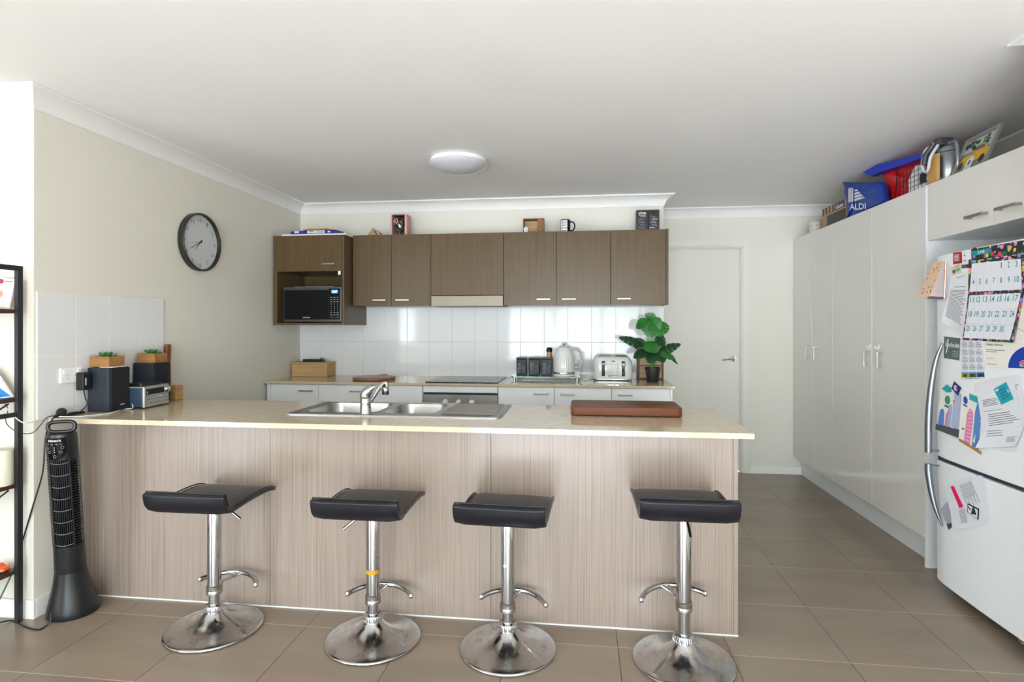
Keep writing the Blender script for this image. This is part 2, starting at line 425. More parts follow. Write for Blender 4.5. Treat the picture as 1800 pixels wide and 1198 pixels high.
# rear wall with a sliding door opening and a narrow window; living side wall with an unseen opening added for side light
b_ = MB().box((XLL, YR-.12, 0), (-4.37, YR, CZ), WALL).box((-3.87, YR-.12, 0), (-1.69, YR, CZ), WALL).box((1.51, YR-.12, 0), (XN, YR, CZ), WALL)
b_.box((-1.69, YR-.12, 2.1), (1.51, YR, CZ), WALL).box((-4.37, YR-.12, 2.1), (-3.87, YR, CZ), WALL).box((-4.37, YR-.12, 0), (-3.87, YR, .9), WALL)
struct(b_, 'wall_rear')
b_ = MB().box((XLL-.12, YR, 0), (XLL, -3.2, CZ), WALL).box((XLL-.12, -1.3, 0), (XLL, YF, CZ), WALL).box((XLL-.12, -3.2, 2.1), (XLL, -1.3, CZ), WALL)
struct(b_, 'wall_living_side')
for i, (x0, x1, z0) in enumerate(((-1.69, 1.51, 0), (-4.37, -3.87, .9))):
    m_ = MB()
    t_ = .05
    m_.box((x0, YR-.08, z0), (x0+t_, YR-.03, 2.1), WHITEP).box((x1-t_, YR-.08, z0), (x1, YR-.03, 2.1), WHITEP)
    m_.box((x0, YR-.08, 2.05), (x1, YR-.03, 2.1), WHITEP).box((x0, YR-.08, z0), (x1, YR-.03, z0+t_), WHITEP)
    if i == 0:
        for xm in (-.62, .45): m_.box((xm-.035, YR-.08, 0), (xm+.035, YR-.03, 2.1), WHITEP)
    struct(m_, 'window_%d' % (i+1))

# cornices
PROF = [(0, -.085), (.006, -.085), (.009, -.075), (.016, -.055), (.028, -.036), (.045, -.021), (.065, -.012), (.077, -.009), (.079, -.002), (.087, -.002), (.087, 0), (0, 0)]
path = [(XLL, YF), (XL, YF), (XL, YB), (XC, YB), (XC, YB2), (XR, YB2), (XR, YF), (XN, YF), (XN, YR)]
def off(i, n):
    p = Vector(path[i])
    def rn(a, b):
        d = (Vector(b)-Vector(a)).normalized(); return Vector((d.y, -d.x))
    if i == 0: return p+rn(path[0], path[1])*n
    if i == len(path)-1: return p+rn(path[-2], path[-1])*n
    a = rn(path[i-1], path[i]); b = rn(path[i], path[i+1]); return p+(a+b)*n
for i in range(len(path)-1):
    L = [[(off(k, n)[0], off(k, n)[1], CZ+z) for n, z in PROF] for k in (i, i+1)]
    struct(MB().loft(L, TRIM), 'trim_%d' % (i+1), smooth=True, ang=30)
# skirtings
struct(MB().box((XLL, YF-.014, 0), (XL+.014, YF, .085), TRIM).box((XL, YF, 0), (XL+.014, 2.535, .085), TRIM), 'baseboard_left', bevel=.002)
struct(MB().box((1.512, YB2-.013, 0), (1.97, YB2, .07), TRIM), 'baseboard_back', bevel=.002)
# door
dr = struct(MB().box((.69, 5.425, .008), (1.44, 5.46, 2.045), DOORP), 'door_1', bevel=.002)
b_ = MB().box((1.452, 5.374, 0), (1.512, YB2, 2.12), DOORP).box((.684, 5.374, 2.06), (1.452, YB2, 2.12), DOORP)
b_.box((1.440, 5.385, 0), (1.452, YB2+.1, 2.06), DOORP).box((.684, 5.385, 2.048), (1.44, YB2+.1, 2.06), DOORP)
b_.box((1.434, 5.40, 0), (1.441, 5.424, 2.045), DOORP).box((.684, 5.40, 2.04), (1.44, 5.424, 2.048), DOORP)
struct(b_, 'trim_20', bevel=.0015)
m_ = MB().lathe([(.001, 0), (.026, 0), (.027, .004), (.024, .009), (.012, .010), (.012, .035), (.001, .036)], CHROME, n=24)
R_ = Matrix.Translation((1.385, 5.425, 1.03)) @ Matrix.Rotation(PI/2, 4, 'X')
m_.v = [tuple(R_ @ Vector(p)) for p in m_.v]
m_.tube(smoothpath([(1.385, 5.392, 1.03), (1.36, 5.384, 1.031), (1.32, 5.380, 1.028), (1.275, 5.385, 1.022)]), [.008]*6+[.0075]*6+[.006]*7, CHROME)
m_.build('door_handle', dr, smooth=True)

# wall tiles
struct(MB().box((XL, YB-.008, .9), (XC, YB, 1.51), SPLASH), 'wall_splashback')
struct(MB().box((XL, 2.321, .9), (XL+.008, 3.113, 1.488), SPLASHL), 'wall_tiled_upstand', bevel=.001)

# ================================================================ helpers for joinery
def pull(parent, a, b, out, m=SATIN, t=.009, name='handle', d=.028, flat=.010):
    """bar handle between a and b standing off along out"""
    a, b, o = Vector(a), Vector(b), Vector(out)
    mb = MB(); ax = (b-a).normalized(); up = ax.cross(o)
    def bx(p, q, w1, w2):
        vs_ = []
        for c in (p, q):
            for s1, s2 in ((-1, -1), (1, -1), (1, 1), (-1, 1)): vs_.append(tuple(c+w1*s1+w2*s2))
        mb.add(vs_, [(0, 1, 2, 3), (4, 7, 6, 5), (0, 4, 5, 1), (1, 5, 6, 2), (2, 6, 7, 3), (3, 7, 4, 0)], m)
    bx(a+o*d, b+o*d, up*(flat/2), o*.003)
    for e_ in (a+ax*.005, b-ax*.005): bx(e_, e_+o*d, up*(flat/2), ax*.004)
    return mb.build(name, parent, bevel=.0012)

# ================================================================ ISLAND
isl = thing('kitchen_island', 'long island cabinet clad in pale taupe woodgrain panels behind the bar stools', 'kitchen island', (-.9, 2.8, 0))
B('body', (XL+.03, 2.56, .002), (.645, 3.02, .68), WHITEL, isl)
xs = [XL+.016, -2.199, -1.467, -.407, .648]
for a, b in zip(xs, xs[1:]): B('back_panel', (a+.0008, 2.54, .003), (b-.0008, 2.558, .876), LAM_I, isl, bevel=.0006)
B('sealant_strip', (XL+.016, 2.536, .0005), (.666, 2.5398, .006), WHITEP, isl)
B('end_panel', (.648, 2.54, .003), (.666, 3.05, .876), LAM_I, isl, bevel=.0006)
bt = thing('island_benchtop', 'polished beige stone benchtop with a pale edge on the kitchen island, sink set into it', 'benchtop', (-.9, 2.75, .9))
MB().fill([[(XL+.009, 2.374), (.686, 2.374), (.686, 3.095), (XL+.009, 3.095)], [(-1.415, 2.625), (-.395, 2.625), (-.395, 3.06), (-1.415, 3.06)]], .878, .9, STONE).build('slab', bt)
# sink
sk = thing('kitchen_sink', 'stainless steel sink with two bowls and a ribbed drainer set into the island benchtop', 'sink', (-.9, 2.84, .9))
o_ = rrect(-.905, 2.843, 1.062, .478, .03, 5)
b1 = rrect(-1.195, 2.87, .36, .34, .06, 6); b2 = rrect(-.845, 2.87, .26, .34, .06, 6)
MB().fill([o_, b1, b2], .9005, .9035, STEEL).build('rim', sk)
rimb = MB()
for dz, k in ((0, 0), ):
    pass
def offs(L, c, k): return [((p[0]-c[0])*k+c[0], (p[1]-c[1])*k+c[1]) for p in L]
for (L, c) in ((b1, (-1.195, 2.87)), (b2, (-.845, 2.87))):
    m_ = MB(); lo = []
    for k, z in ((1, .902), (.985, .885), (.955, .78), (.90, .752), (.75, .745), (.2, .742), (.02, .742)): lo.append([(p[0], p[1], z) for p in offs(L, c, k)])
    m_.loft(lo, STEEL, cap=False); m_.build('bowl', sk, smooth=True)
    MB().lathe([(.001, 0), (.036, 0), (.038, .003), (.03, .006), (.001, .004)], CHROME, (c[0], c[1], .743)).build('drain', sk, smooth=True)
dm = MB()
for i in range(9):
    y = 2.70+i*.042; dm.tube([(-.675, y, .9030), (-.66, y, .9062), (-.43, y, .9062), (-.415, y, .9030)], .0055, mat('drainer_steel', (120, 117, 112), .34, 1.0, var=.01), 10)
dm.tube([(-1.425, 2.612, .904), (-.385, 2.612, .904), (-.385, 3.074, .904), (-1.425, 3.074, .904), (-1.425, 2.612, .904)], .0025, STEEL, 8)
dm.build('drainer_ribs', sk, smooth=True)
# tap
tp = thing('mixer_tap', 'chrome lever mixer tap with black-tipped spray head standing at the sink edge', 'tap', (-1.038, 2.65, .9035))
MB().lathe([(.001, 0), (.029, 0), (.030, .004), (.0265, .012), (.0255, .05), (.026, .055), (.0255, .082), (.022, .088), (.001, .088)], CHROME, (-1.038, 2.65, .9035)).build('body', tp, smooth=True)
MB().tube(smoothpath([(-1.04, 2.648, .985), (-1.036, 2.645, 1.003), (-1.018, 2.642, 1.022), (-.995, 2.64, 1.036), (-.985, 2.638, 1.041)], 5), [.0255, .026, .0262, .0262, .0258]+[.025, .0245, .0235, .0225, .0215]+[.019, .0165, .014, .0115, .0095]+[.008, .0068, .0056, .0046, .0034, .002], CHROME, 16).build('lever', tp, smooth=True)
MB().tube(smoothpath([(-1.035,2.665,0.947), (-1.022,2.69,0.975), (-1.003,2.71,1.012), (-0.988,2.725,1.036), (-0.977,2.735,1.046), (-0.967,2.74,1.043), (-0.966,2.742,1.029)], 5), .0115, CHROME, 14).build('spout', tp, smooth=True)
sh = MB().lathe([(.001, 0), (.016, 0), (.0175, .008), (.0165, .012)], BLACKP, (-0.972, 2.742, 0.989)).lathe([(.0165, .012), (.0185, .016), (.0185, .030), (.015, .036)], CHROME, (-0.972, 2.742, 0.989)).lathe([(.015, .036), (.012, .046), (.009, .054), (.001, .054)], BLACKP, (-0.972, 2.742, 0.989))
sh.build('spray_head', tp, smooth=True)
# acacia board
m_, b_, N_ = newmat('acacia_strips', rgb(90, 52, 34), 0.4, spec=0.25)
t_ = N_.n('ShaderNodeTexCoord').outputs['Object']; s_ = N_.n('ShaderNodeSeparateXYZ'); N_.l(t_, s_.inputs[0])
st = N_.math('FLOOR', N_.math('MULTIPLY', s_.outputs[1], 28.0)); wn_ = N_.n('ShaderNodeTexWhiteNoise', noise_dimensions='1D'); N_.l(st, wn_.inputs['W'])
gr = N_.noise(N_.mapv(t_, (6, 90, 90)), 1.0, 4)
c_ = N_.mix(wn_.outputs['Value'], rgb(54, 28, 18), rgb(122, 76, 42)); c_ = N_.mix(N_.rng(gr, .35, .7, 0, .6), c_, rgb(110, 42, 16)); N_.l(c_, b_.inputs['Base Color'])
ACA = m_; MC['acacia'] = m_
m_ = MB().rbox((-.052, 2.74, .904), (.472, 3.0, .945), .028, ACA, 5)
tag(m_.build('chopping_board', bevel=.004, seg=3, smooth=True), 'thick dark red-brown striped chopping board lying on the island benchtop', 'chopping board')

# ================================================================ BACK BENCH
units = [(-2.432, -1.619, [(-2.432, -2.034, 'r'), (-2.034, -1.619, 'r')], 'white base cabinet at the left end of the back bench, beside the left wall'),
         (-1.619, -1.201, [(-1.619, -1.201, None)], 'plain white base cabinet without a handle, left of the oven'),
         (-.621, -.202, [(-.621, -.202, 'r')], 'white base cabinet directly right of the oven'),
         (-.202, .217, [(-.202, .217, 'l')], 'white base cabinet below the kettle and toaster'),
         (.217, .651, [(.217, .635, 'l')], 'white base cabinet at the right end of the back bench, below the leafy pot plant')]
for x0, x1, ds, lab in units:
    t = thing('base_cabinet', lab, 'cabinet', ((x0+x1)/2, 4.5, 0), group='white base cabinets under the back bench')
    B('body', (x0+.001, 4.234, .1), (x1-.001, 4.77, .878), WHITEL, t)
    B('kickboard', (x0+.001, 4.27, .002), (x1-.001, 4.285, .1), WHITEL, t)
    for a, b, h in ds:
        d_ = B('door', (a+.002, 4.215, .11), (b-.002, 4.232, .875), WHITEL, t, bevel=.001)
        if h:
            hx = (b-.152, b-.042) if h == 'r' else (a+.045, a+.148)
            pull(d_, (hx[0], 4.215, .829), (hx[1], 4.215, .829), (0, -1, 0))
    if x1 > .6: B('end_panel', (.635, 4.212, .002), (.651, 4.233, .878), WHITEL, t)
    if x0 < -2.4: B('filler_strip', (-2.462, 4.218, .002), (-2.4335, 4.233, .878), WHITEL, t)
bb = thing('back_benchtop', 'polished beige stone benchtop along the tiled back wall', 'benchtop', (-.9, 4.49, .9))
MB().box((XL, 4.19, .882), (.668, YB-.008, .9), STONE).build('slab', bb, bevel=.001)
# oven
ov = thing('wall_oven', 'stainless steel built-in oven with three white knobs under the black cooktop', 'oven', (-.911, 4.5, 0))
B('body', (-1.199, 4.24, .1), (-.623, 4.76, .88), DARKG, ov)
B('top_panel', (-1.197, 4.216, .829), (-.625, 4.232, .877), WHITEL, ov, bevel=.001)
B('control_panel', (-1.199, 4.212, .70), (-.623, 4.238, .812), STEEL, ov, bevel=.002)
B('vent_slot', (-1.18, 4.222, .813), (-.64, 4.238, .826), BLACKP, ov)
B('oven_door', (-1.199, 4.212, .22), (-.623, 4.238, .695), BLACKG, ov, bevel=.002)
for x in (-1.023, -.921, -.820):
    k = MB(); k.cyl((x, 4.212, .758), (x, 4.190, .758), .021, WHITEP, 20, .018); k.box((x-.004, 4.182, .74), (x+.004, 4.192, .776), WHITEP)
    k.build('knob', ov, smooth=True)
ck = thing('cooktop', 'black glass ceramic cooktop set flat on the back bench', 'cooktop', (-.91, 4.5, .9))
g = MB().rbox((-1.19, 4.24, .9005), (-.63, 4.76, .906), .008, BLACKG).build('glass_panel', ck, bevel=.001)
RING = C('hob_ring_grey', 90, 92, 95, .2)
for cx, cy, rr in ((-1.05, 4.37, .09), (-.77, 4.37, .07), (-1.05, 4.63, .07), (-.77, 4.63, .09)):
    n = 36
    a = [(cx+rr*math.cos(2*PI*i/n), cy+rr*math.sin(2*PI*i/n), .9064) for i in range(n)]; b = [(cx+(rr-.003)*math.cos(2*PI*i/n), cy+(rr-.003)*math.sin(2*PI*i/n), .9064) for i in range(n)]
    MB().loft([a, b], RING, cap=False).build('cooking_zone', ck)

# ================================================================ UPPER CABINETS
def upper(x0, x1, doors, lab, zb=1.497):
    t = thing('wall_cabinet', lab, 'cabinet', ((x0+x1)/2, 4.62, zb), group='brown woodgrain wall cabinets')
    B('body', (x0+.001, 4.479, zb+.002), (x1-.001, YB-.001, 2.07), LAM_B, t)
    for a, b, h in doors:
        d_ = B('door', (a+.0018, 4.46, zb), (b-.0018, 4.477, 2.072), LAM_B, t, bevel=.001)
        if h: pull(d_, (h[0], 4.46, 1.541), (h[1], 4.46, 1.541), (0, -1, 0))
    return t
upper(-1.858, -1.202, [(-1.858, -1.531, (-1.680, -1.570)), (-1.531, -1.202, (-1.490, -1.376))], 'brown woodgrain two-door wall cabinet beside the microwave cabinet')
upper(-.614, .223, [(-.614, -.196, (-.349, -.244)), (-.196, .223, (-.149, -.044))], 'brown woodgrain two-door wall cabinet right of the rangehood, above the kettle')
t = upper(.223, .659, [(.223, .642, (.272, .373))], 'brown woodgrain single-door wall cabinet at the right end, near the white door')
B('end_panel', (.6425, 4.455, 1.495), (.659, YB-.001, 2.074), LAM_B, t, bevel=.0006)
t = upper(-1.202, -.614, [(-1.202, -.614, None)], 'plain brown woodgrain wall cabinet above the rangehood, with no handle', zb=1.577)
rh = thing('rangehood', 'slim stainless steel rangehood under the middle brown wall cabinet', 'rangehood', (-.908, 4.6, 1.49))
B('canopy', (-1.199, 4.47, 1.492), (-.617, YB-.01, 1.574), DARKG, rh)
B('front_panel', (-1.199, 4.452, 1.490), (-.617, 4.469, 1.573), mat('hood_steel', (118, 111, 101), .42, 1.0, var=.02), rh, bevel=.002)
# microwave cabinet
mc = thing('microwave_cabinet', 'brown woodgrain cabinet with an open microwave niche in the corner by the left wall', 'cabinet', (-2.16, 4.55, 1.34))
x0, x1, yf, zb, zt = -2.462, -1.866, 4.31, 1.340, 2.056
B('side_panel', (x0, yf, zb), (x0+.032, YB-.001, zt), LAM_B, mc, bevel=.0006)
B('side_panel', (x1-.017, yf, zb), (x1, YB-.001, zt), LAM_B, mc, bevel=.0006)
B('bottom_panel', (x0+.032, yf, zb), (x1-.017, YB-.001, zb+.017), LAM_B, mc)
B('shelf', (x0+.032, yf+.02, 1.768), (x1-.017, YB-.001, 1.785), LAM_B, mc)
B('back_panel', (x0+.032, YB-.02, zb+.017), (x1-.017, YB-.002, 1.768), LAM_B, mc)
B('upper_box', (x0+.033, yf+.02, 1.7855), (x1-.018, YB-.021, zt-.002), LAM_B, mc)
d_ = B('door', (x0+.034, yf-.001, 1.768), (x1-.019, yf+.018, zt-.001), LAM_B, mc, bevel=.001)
pull(d_, (-2.042, yf-.001, 1.823), (-1.932, yf-.001, 1.823), (0, -1, 0))
hk = MB().box((-1.915, yf-.003, 1.742), (-1.895, yf+.0, 1.768), WHITEP).box((-1.915, yf-.003, 1.735), (-1.910, yf, 1.742), WHITEP).box((-1.900, yf-.003, 1.735), (-1.895, yf, 1.742), WHITEP)
hk.build('catch_clip', d_)
tag(B('white_board', (-2.40, 4.33, 2.0565), (-1.86, 4.70, 2.070), WHITEP, None, bevel=.001), 'flat white board lying on top of the microwave cabinet', 'board')
# microwave
mw = thing('microwave', 'black microwave with a blue display sitting in the brown cabinet niche', 'microwave', (-2.14, 4.5, 1.357))
B('body', (-2.385, 4.345, 1.367), (-1.897, 4.70, 1.642), BLACKP, mw, bevel=.004)
fr_ = MB().box((-2.386, 4.326, 1.364), (-1.896, 4.345, 1.645), mat('microwave_steel', (92, 92, 94), .35, 1.0, var=.02)); fr_.build('front_frame', mw, bevel=.002)
fnm = plane((-2.386, 4.326, 1.645), (.490, 0, 0), (0, 0, -.281), (0, -1, 0))
p_ = MB(); p_.strip(fnm, BLACKG, 1, 1, .02, .785, .09, .93, th=.004)
p_.text('SAMSUNG', fnm, C('silver_print', 200, 200, 200, .3), .345, .855, .47, .89, h=.0046)
p_.build('door', mw)
p_ = MB(); p_.strip(fnm, BLACKG, 1, 1, .79, .975, .05, .93, th=.0035)
GR = C('panel_grey_print', 150, 150, 150, .4)
for r_i in range(9):
    for c_i in range(3):
        if r_i in (3, 4, 5, 6): p_.text(str((r_i-3)*3+c_i+1) if r_i < 6 else '*0#'[c_i], fnm, GR, .823+c_i*.053, .29+r_i*.062, .838+c_i*.053, .32+r_i*.062, h=.0042)
        else: rect(p_, fnm, .815+c_i*.053, .295+r_i*.062, .847+c_i*.053, .312+r_i*.062, GR, h=.0042)
for s0, cc in ((.81, (150, 40, 40)), (.865, (60, 60, 60)), (.915, (70, 90, 80))): rect(p_, fnm, s0, .86, s0+.045, .885, C('btn%d' % cc[0], *cc), h=.0042)
cp = p_.build('control_panel', mw)
p_ = MB(); rect(p_, fnm, .83, .09, .945, .19, emit('display_blue', (20, 90, 200), 1.2), h=.0045)
p_.text('4:17', fnm, emit('display_digits', (190, 230, 255), 2.0), .85, .11, .93, .17, h=.005); p_.build('display', cp)
tag(MB().strip(plane((-2.31, 4.36, 1.645), (.33, 0, 0), (0, .2, 0), (0, 0, 1)), PAPER, 6, 1, th=.004).build('folded_papers'), 'thin stack of white papers lying on top of the microwave', 'papers')

# ================================================================ PANTRY WALL + OVERHEAD
PX = 1.886
pan = [(4.966, 5.383, 'n', 'tall white pantry cupboard in the far corner next to the white door'),
       (3.983, 4.966, 'd', 'tall white double-door pantry cupboard in the middle of the right wall'),
       (3.404, 3.983, 'f', 'tall white pantry cupboard nearest the fridge')]
for y0, y1, k, lab in pan:
    t = thing('pantry_cupboard', lab, 'cupboard', (2.2, (y0+y1)/2, 0), group='tall white pantry cupboards')
    B('body', (PX+.019, y0+.0005, .165), (XR-.001, y1-.0005, 2.103), WHITEL, t)
    B('kickboard', (1.953, y0+.0005, .001), (1.968, y1-.0005, .165), WHITEL, t)
    hs = {'n': [(y0, y1, y0+.040)], 'd': [(4.572, y1, y1-.13), (y0, 4.572, y0+.03)], 'f': [(y0, y1, y1-.14)]}[k]
    for a, b, hy in hs:
        d_ = B('door', (PX, a+(.0035 if a == y0 else .0006), .16), (PX+.017, b-(.0035 if b == y1 else .0006), 2.105), GLOSSW, t, bevel=.001)
        pull(d_, (PX, hy, 1.064), (PX, hy, 1.168), (-1, 0, 0), d=.036, flat=.012)
    if k == 'f':
        B('end_panel', (PX-.004, 3.382, .001), (XR-.001, 3.3985, 2.106), WHITEL, t, bevel=.0006)
for y, lab in ((3.985+.02, 'small clear adhesive hook on the pantry door left of the centre joint'), (3.90, 'small clear adhesive hook on the pantry door nearest the fridge')):
    hkm = MB().rbox((PX-.004, y-.012, 1.178), (PX-.0005, y+.012, 1.215), .010, WHITEP, 4, axis=0)
    hkm.tube(smoothpath([(PX-.004, y, 1.195), (PX-.014, y, 1.188), (PX-.020, y, 1.195), (PX-.020, y, 1.204)], 3), .003, WHITEP, 8)
    tag(hkm.build('adhesive_hook', smooth=True), lab, 'hook', 'adhesive hooks on the pantry doors')
oh = thing('overhead_cupboard', 'white overhead cupboard with two doors above the fridge', 'cupboard', (2.1, 2.88, 1.8))
B('body', (PX+.019, 2.375, 1.8), (2.215, 3.3815, 2.103), WHITEL, oh)
for a, b, h in ((2.876, 3.380, (2.905, 3.03)), (2.378, 2.876, (2.70, 2.825))):
    d_ = B('door', (PX, a+.0018, 1.797), (PX+.017, b-.0018, 2.105), GLOSSW, oh, bevel=.001)
    pull(d_, (PX, h[0], 1.858), (PX, h[1], 1.858), (-1, 0, 0), d=.03, flat=.013)

# ================================================================ FRIDGE
YC, HW = 2.75, .40
def xf(y): return 1.790-.010*(1-min(1, ((y-YC)/HW)**2))
fg = thing('fridge', 'white two-door fridge covered with papers and calendars, right side of the kitchen', 'fridge', (2.1, 2.75, 0))
B('body', (1.85, 2.36, .05), (2.43, 3.14, 1.675), FRIDGEW, fg, bevel=.006)
B('base_grille', (1.86, 2.38, .012), (2.4, 3.12, .05), DARKG, fg)
for z0, z1, nm in ((.672, 1.686, 'fridge_door'), (.046, .652, 'freezer_door')):
    L = []
    for z in (z0, z1):
        q = [(1.846, 2.354, z)]
        for i in range(17):
            y = 2.352+.796*i/16; r_ = min(i, 16-i); x = xf(y)+(.012 if r_ == 0 else .003 if r_ == 1 else 0); q.append((x, y, z))
        q.append((1.846, 3.146, z)); L.append(q)
    MB().loft(L, FRIDGEW).build(nm, fg, bevel=.004, smooth=True, ang=50)
B('door_gasket', (1.80, 2.365, .652), (1.848, 3.135, .672), mat('gasket_slate', (44, 58, 68), .5), fg)
HS = mat('handle_grey', (128, 134, 140), .3, .8)
for pts, rr in (([(1.783, 3.07, 1.245), (1.762, 3.09, 1.15), (1.748, 3.105, 1.0), (1.742, 3.112, .85), (1.742, 3.114, .692)], (.005, .011, .015, .016, .016)),
                ([(1.742, 3.114, .634), (1.743, 3.112, .58), (1.752, 3.10, .48), (1.765, 3.085, .40), (1.783, 3.07, .335)], (.016, .0155, .013, .009, .004))):
    P_ = smoothpath(pts, 6); rad = []
    for i in range(len(P_)):
        f = i/6; k = min(int(f), 3); rad.append(rr[k]+(rr[k+1]-rr[k])*(f-k))
    h_ = MB().tube(P_, rad, HS, 12)
    zz = .70 if pts[0][2] > 1 else .626
    h_.box((1.742, 3.108, zz-.004), (1.79, 3.118, zz+.004), HS)
    h_.build('handle', fg, smooth=True)

def qmap(q, lift=0.0, curl=0.0):
    """bilinear map of a quad TL TR BR BL given as (y,z) on the fridge front"""
    (a, b, c, d) = [Vector(p) for p in q]
    def fn(s, t, h=0):
        p = (a*(1-s)+b*s)*(1-t)+(d*(1-s)+c*s)*t
        return (xf(p[0])-.0012-lift-h-curl*(abs(2*s-1)**2)*(t**2), p[0], p[1])
    return fn
def sheet(name, q, m, lab, cat, deco=None, lift=0.0, curl=0.0, th=.0008, group='papers and magnets on the fridge', nu=6, nv=6):
    fn = qmap(q, lift, curl); mb = MB(); mb.strip(fn, m, nu, nv, th=th)
    if deco: deco(mb, lambda s, t, h=0: fn(s, t, h+th))
    return tag(mb.build(name), lab, cat, group)
def lines(mb, fn, s0, s1, t0, t1, n, m=INK, frac=.4, rnd=.25, seed=1, h=.0004):
    rg = random.Random(seed)
    for i in range(n):
        t = t0+(t1-t0)*i/n; rect(mb, fn, s0, t, s1-(s1-s0)*rg.random()*rnd, t+(t1-t0)/n*frac, m, h, nu=3)

# big wall calendar
def cal_head(mb, fn):
    rect(mb, fn, .02, .14, .36, .50, TEAL, .0004); mb.text('JUNE', fn, PAPER, .13, .2, .26, .46, .0008)
    rect(mb, fn, 0, .80, 1, .99, TEAL, .0004)
    for k in range(7): rect(mb, fn, .03+k*.14, .87, .10+k*.14, .92, PAPER, .0008)
cal = thing('wall_calendar', 'large floral-bordered June calendar with teal numbers hanging on the fridge', 'calendar', (1.78, 2.7, 1.4), group='papers and magnets on the fridge')
def part_sheet(parent, name, q, m, deco=None, lift=0.0, curl=0.0, th=.0008):
    fn = qmap(q, lift, curl); mb = MB(); mb.strip(fn, m, 6, 6, th=th)
    if deco: deco(mb, lambda s, t, h=0: fn(s, t, h+th))
    return mb.build(name, parent)
part_sheet(cal, 'backing', [(2.867,1.637),(2.526,1.620),(2.526,1.458),(2.871,1.467)], FLORAL, lift=.003)
part_sheet(cal, 'header', [(2.848,1.682),(2.508,1.677),(2.508,1.616),(2.844,1.619)], FLORAL, cal_head, lift=.0035)
def nums(rows, n):
    def deco(mb, fn):
        for r_, row in enumerate(rows):
            for k, v in enumerate(row):
                if v: mb.text(str(v), fn, TEAL, (k+.34-.14*(v > 9)+.08*(v == 1))/7, (r_+.10)/n, (k+.62+.16*(v > 9)-.06*(v == 1))/7, (r_+.50)/n, .0004)
            if r_: rect(mb, fn, 0, r_/n-.004, 1, r_/n+.002, LGREY, .0004)
        for k in range(1, 7): rect(mb, fn, k/7-.001, 0, k/7+.002, 1, LGREY, .0003)
    return deco
part_sheet(cal, 'month_page', [(2.842,1.616),(2.553,1.604),(2.548,1.478),(2.856,1.488)], PAPER, nums([[0, 0, 0, 0, 1, 2, 3], list(range(4, 11))], 2), lift=.0045)
part_sheet(cal, 'lower_backing', [(2.867,1.480),(2.535,1.470),(2.586,1.261),(2.899,1.266)], FLORAL, lift=.005, curl=.006)
part_sheet(cal, 'month_page', [(2.856,1.471),(2.550,1.464),(2.600,1.272),(2.887,1.275)], PAPER, nums([list(range(11, 18)), list(range(18, 25)), [25, 26, 27, 28, 29, 30, 0]], 3), lift=.0062, curl=.006)
cl_ = MB(); q0 = qmap([(2.840,1.697),(2.807,1.697),(2.803,1.671),(2.837,1.673)], .006)
polyf(cl_, q0, [(0, 1), (.5, .2), (1, 1)], BLACKP, 0); cl_.strip(q0, BLACKP, 1, 1, .2, .95, .55, 1, th=.003)
for s in (.1, .9): cl_.tube([q0(s, .6, .002), q0(s-.15, -.2, .004), q0(s+.2, -.6, .003), q0(s+.25, .2, .002)], .0006, STEEL, 6)
tag(cl_.build('bulldog_clip'), 'small black bulldog clip gripping the top corner of the big June calendar', 'clip', 'papers and magnets on the fridge')

sheet('letter', [(2.998,1.575),(2.852,1.588),(2.899,1.279),(3.069,1.350)], PAPER, 'typed white letter with a wavy edge hanging left of the big June calendar', 'letter',
      lambda mb, fn: (lines(mb, fn, .30, .75, .06, .09, 2), lines(mb, fn, .25, .85, .24, .26, 1, INKD), lines(mb, fn, .12, .92, .30, .86, 22, INK, seed=3)), lift=.002, curl=.008)
def redcard(mb, fn):
    for k in range(5): rect(mb, fn, .15, .2+k*.12, .72, .25+k*.12, PAPER)
RED = C('red_card', 170, 30, 42)
sheet('red_card', [(2.987,1.685),(2.923,1.681),(2.919,1.627),(2.986,1.628)], RED, 'dark red card with white writing at the top of the fridge', 'card', redcard)
sheet('white_card', [(2.919,1.681),(2.881,1.682),(2.881,1.630),(2.917,1.628)], PAPER, 'narrow white card beside the dark red card on the fridge', 'card', lambda mb, fn: (disc(mb, fn, .45, .4, .12, .07, INKD), rect(mb, fn, .25, .82, .8, .88, INKD)))
def greencard(mb, fn):
    disc(mb, fn, .3, .6, .18, .25, C('card_brown', 96, 70, 60)); disc(mb, fn, .35, .35, .12, .14, C('card_skin', 214, 180, 160)); rect(mb, fn, .55, .4, .95, .8, C('card_green', 130, 160, 110)); lines(mb, fn, .5, .95, .08, .3, 3)
sheet('photo_magnet', [(2.998,1.614),(2.927,1.625),(2.923,1.585),(2.989,1.573)], C('pale_green', 205, 214, 190), 'small pale green picture magnet above the typed letter', 'magnet', greencard, lift=.004)
sheet('strip_magnet', [(2.919,1.619),(2.844,1.616),(2.844,1.598),(2.919,1.602)], C('olive_grey', 92, 92, 82), 'dark grey strip magnet between the typed letter and the June calendar', 'magnet', lambda mb, fn: rect(mb, fn, .5, .3, .8, .7, INKD), lift=.0025)
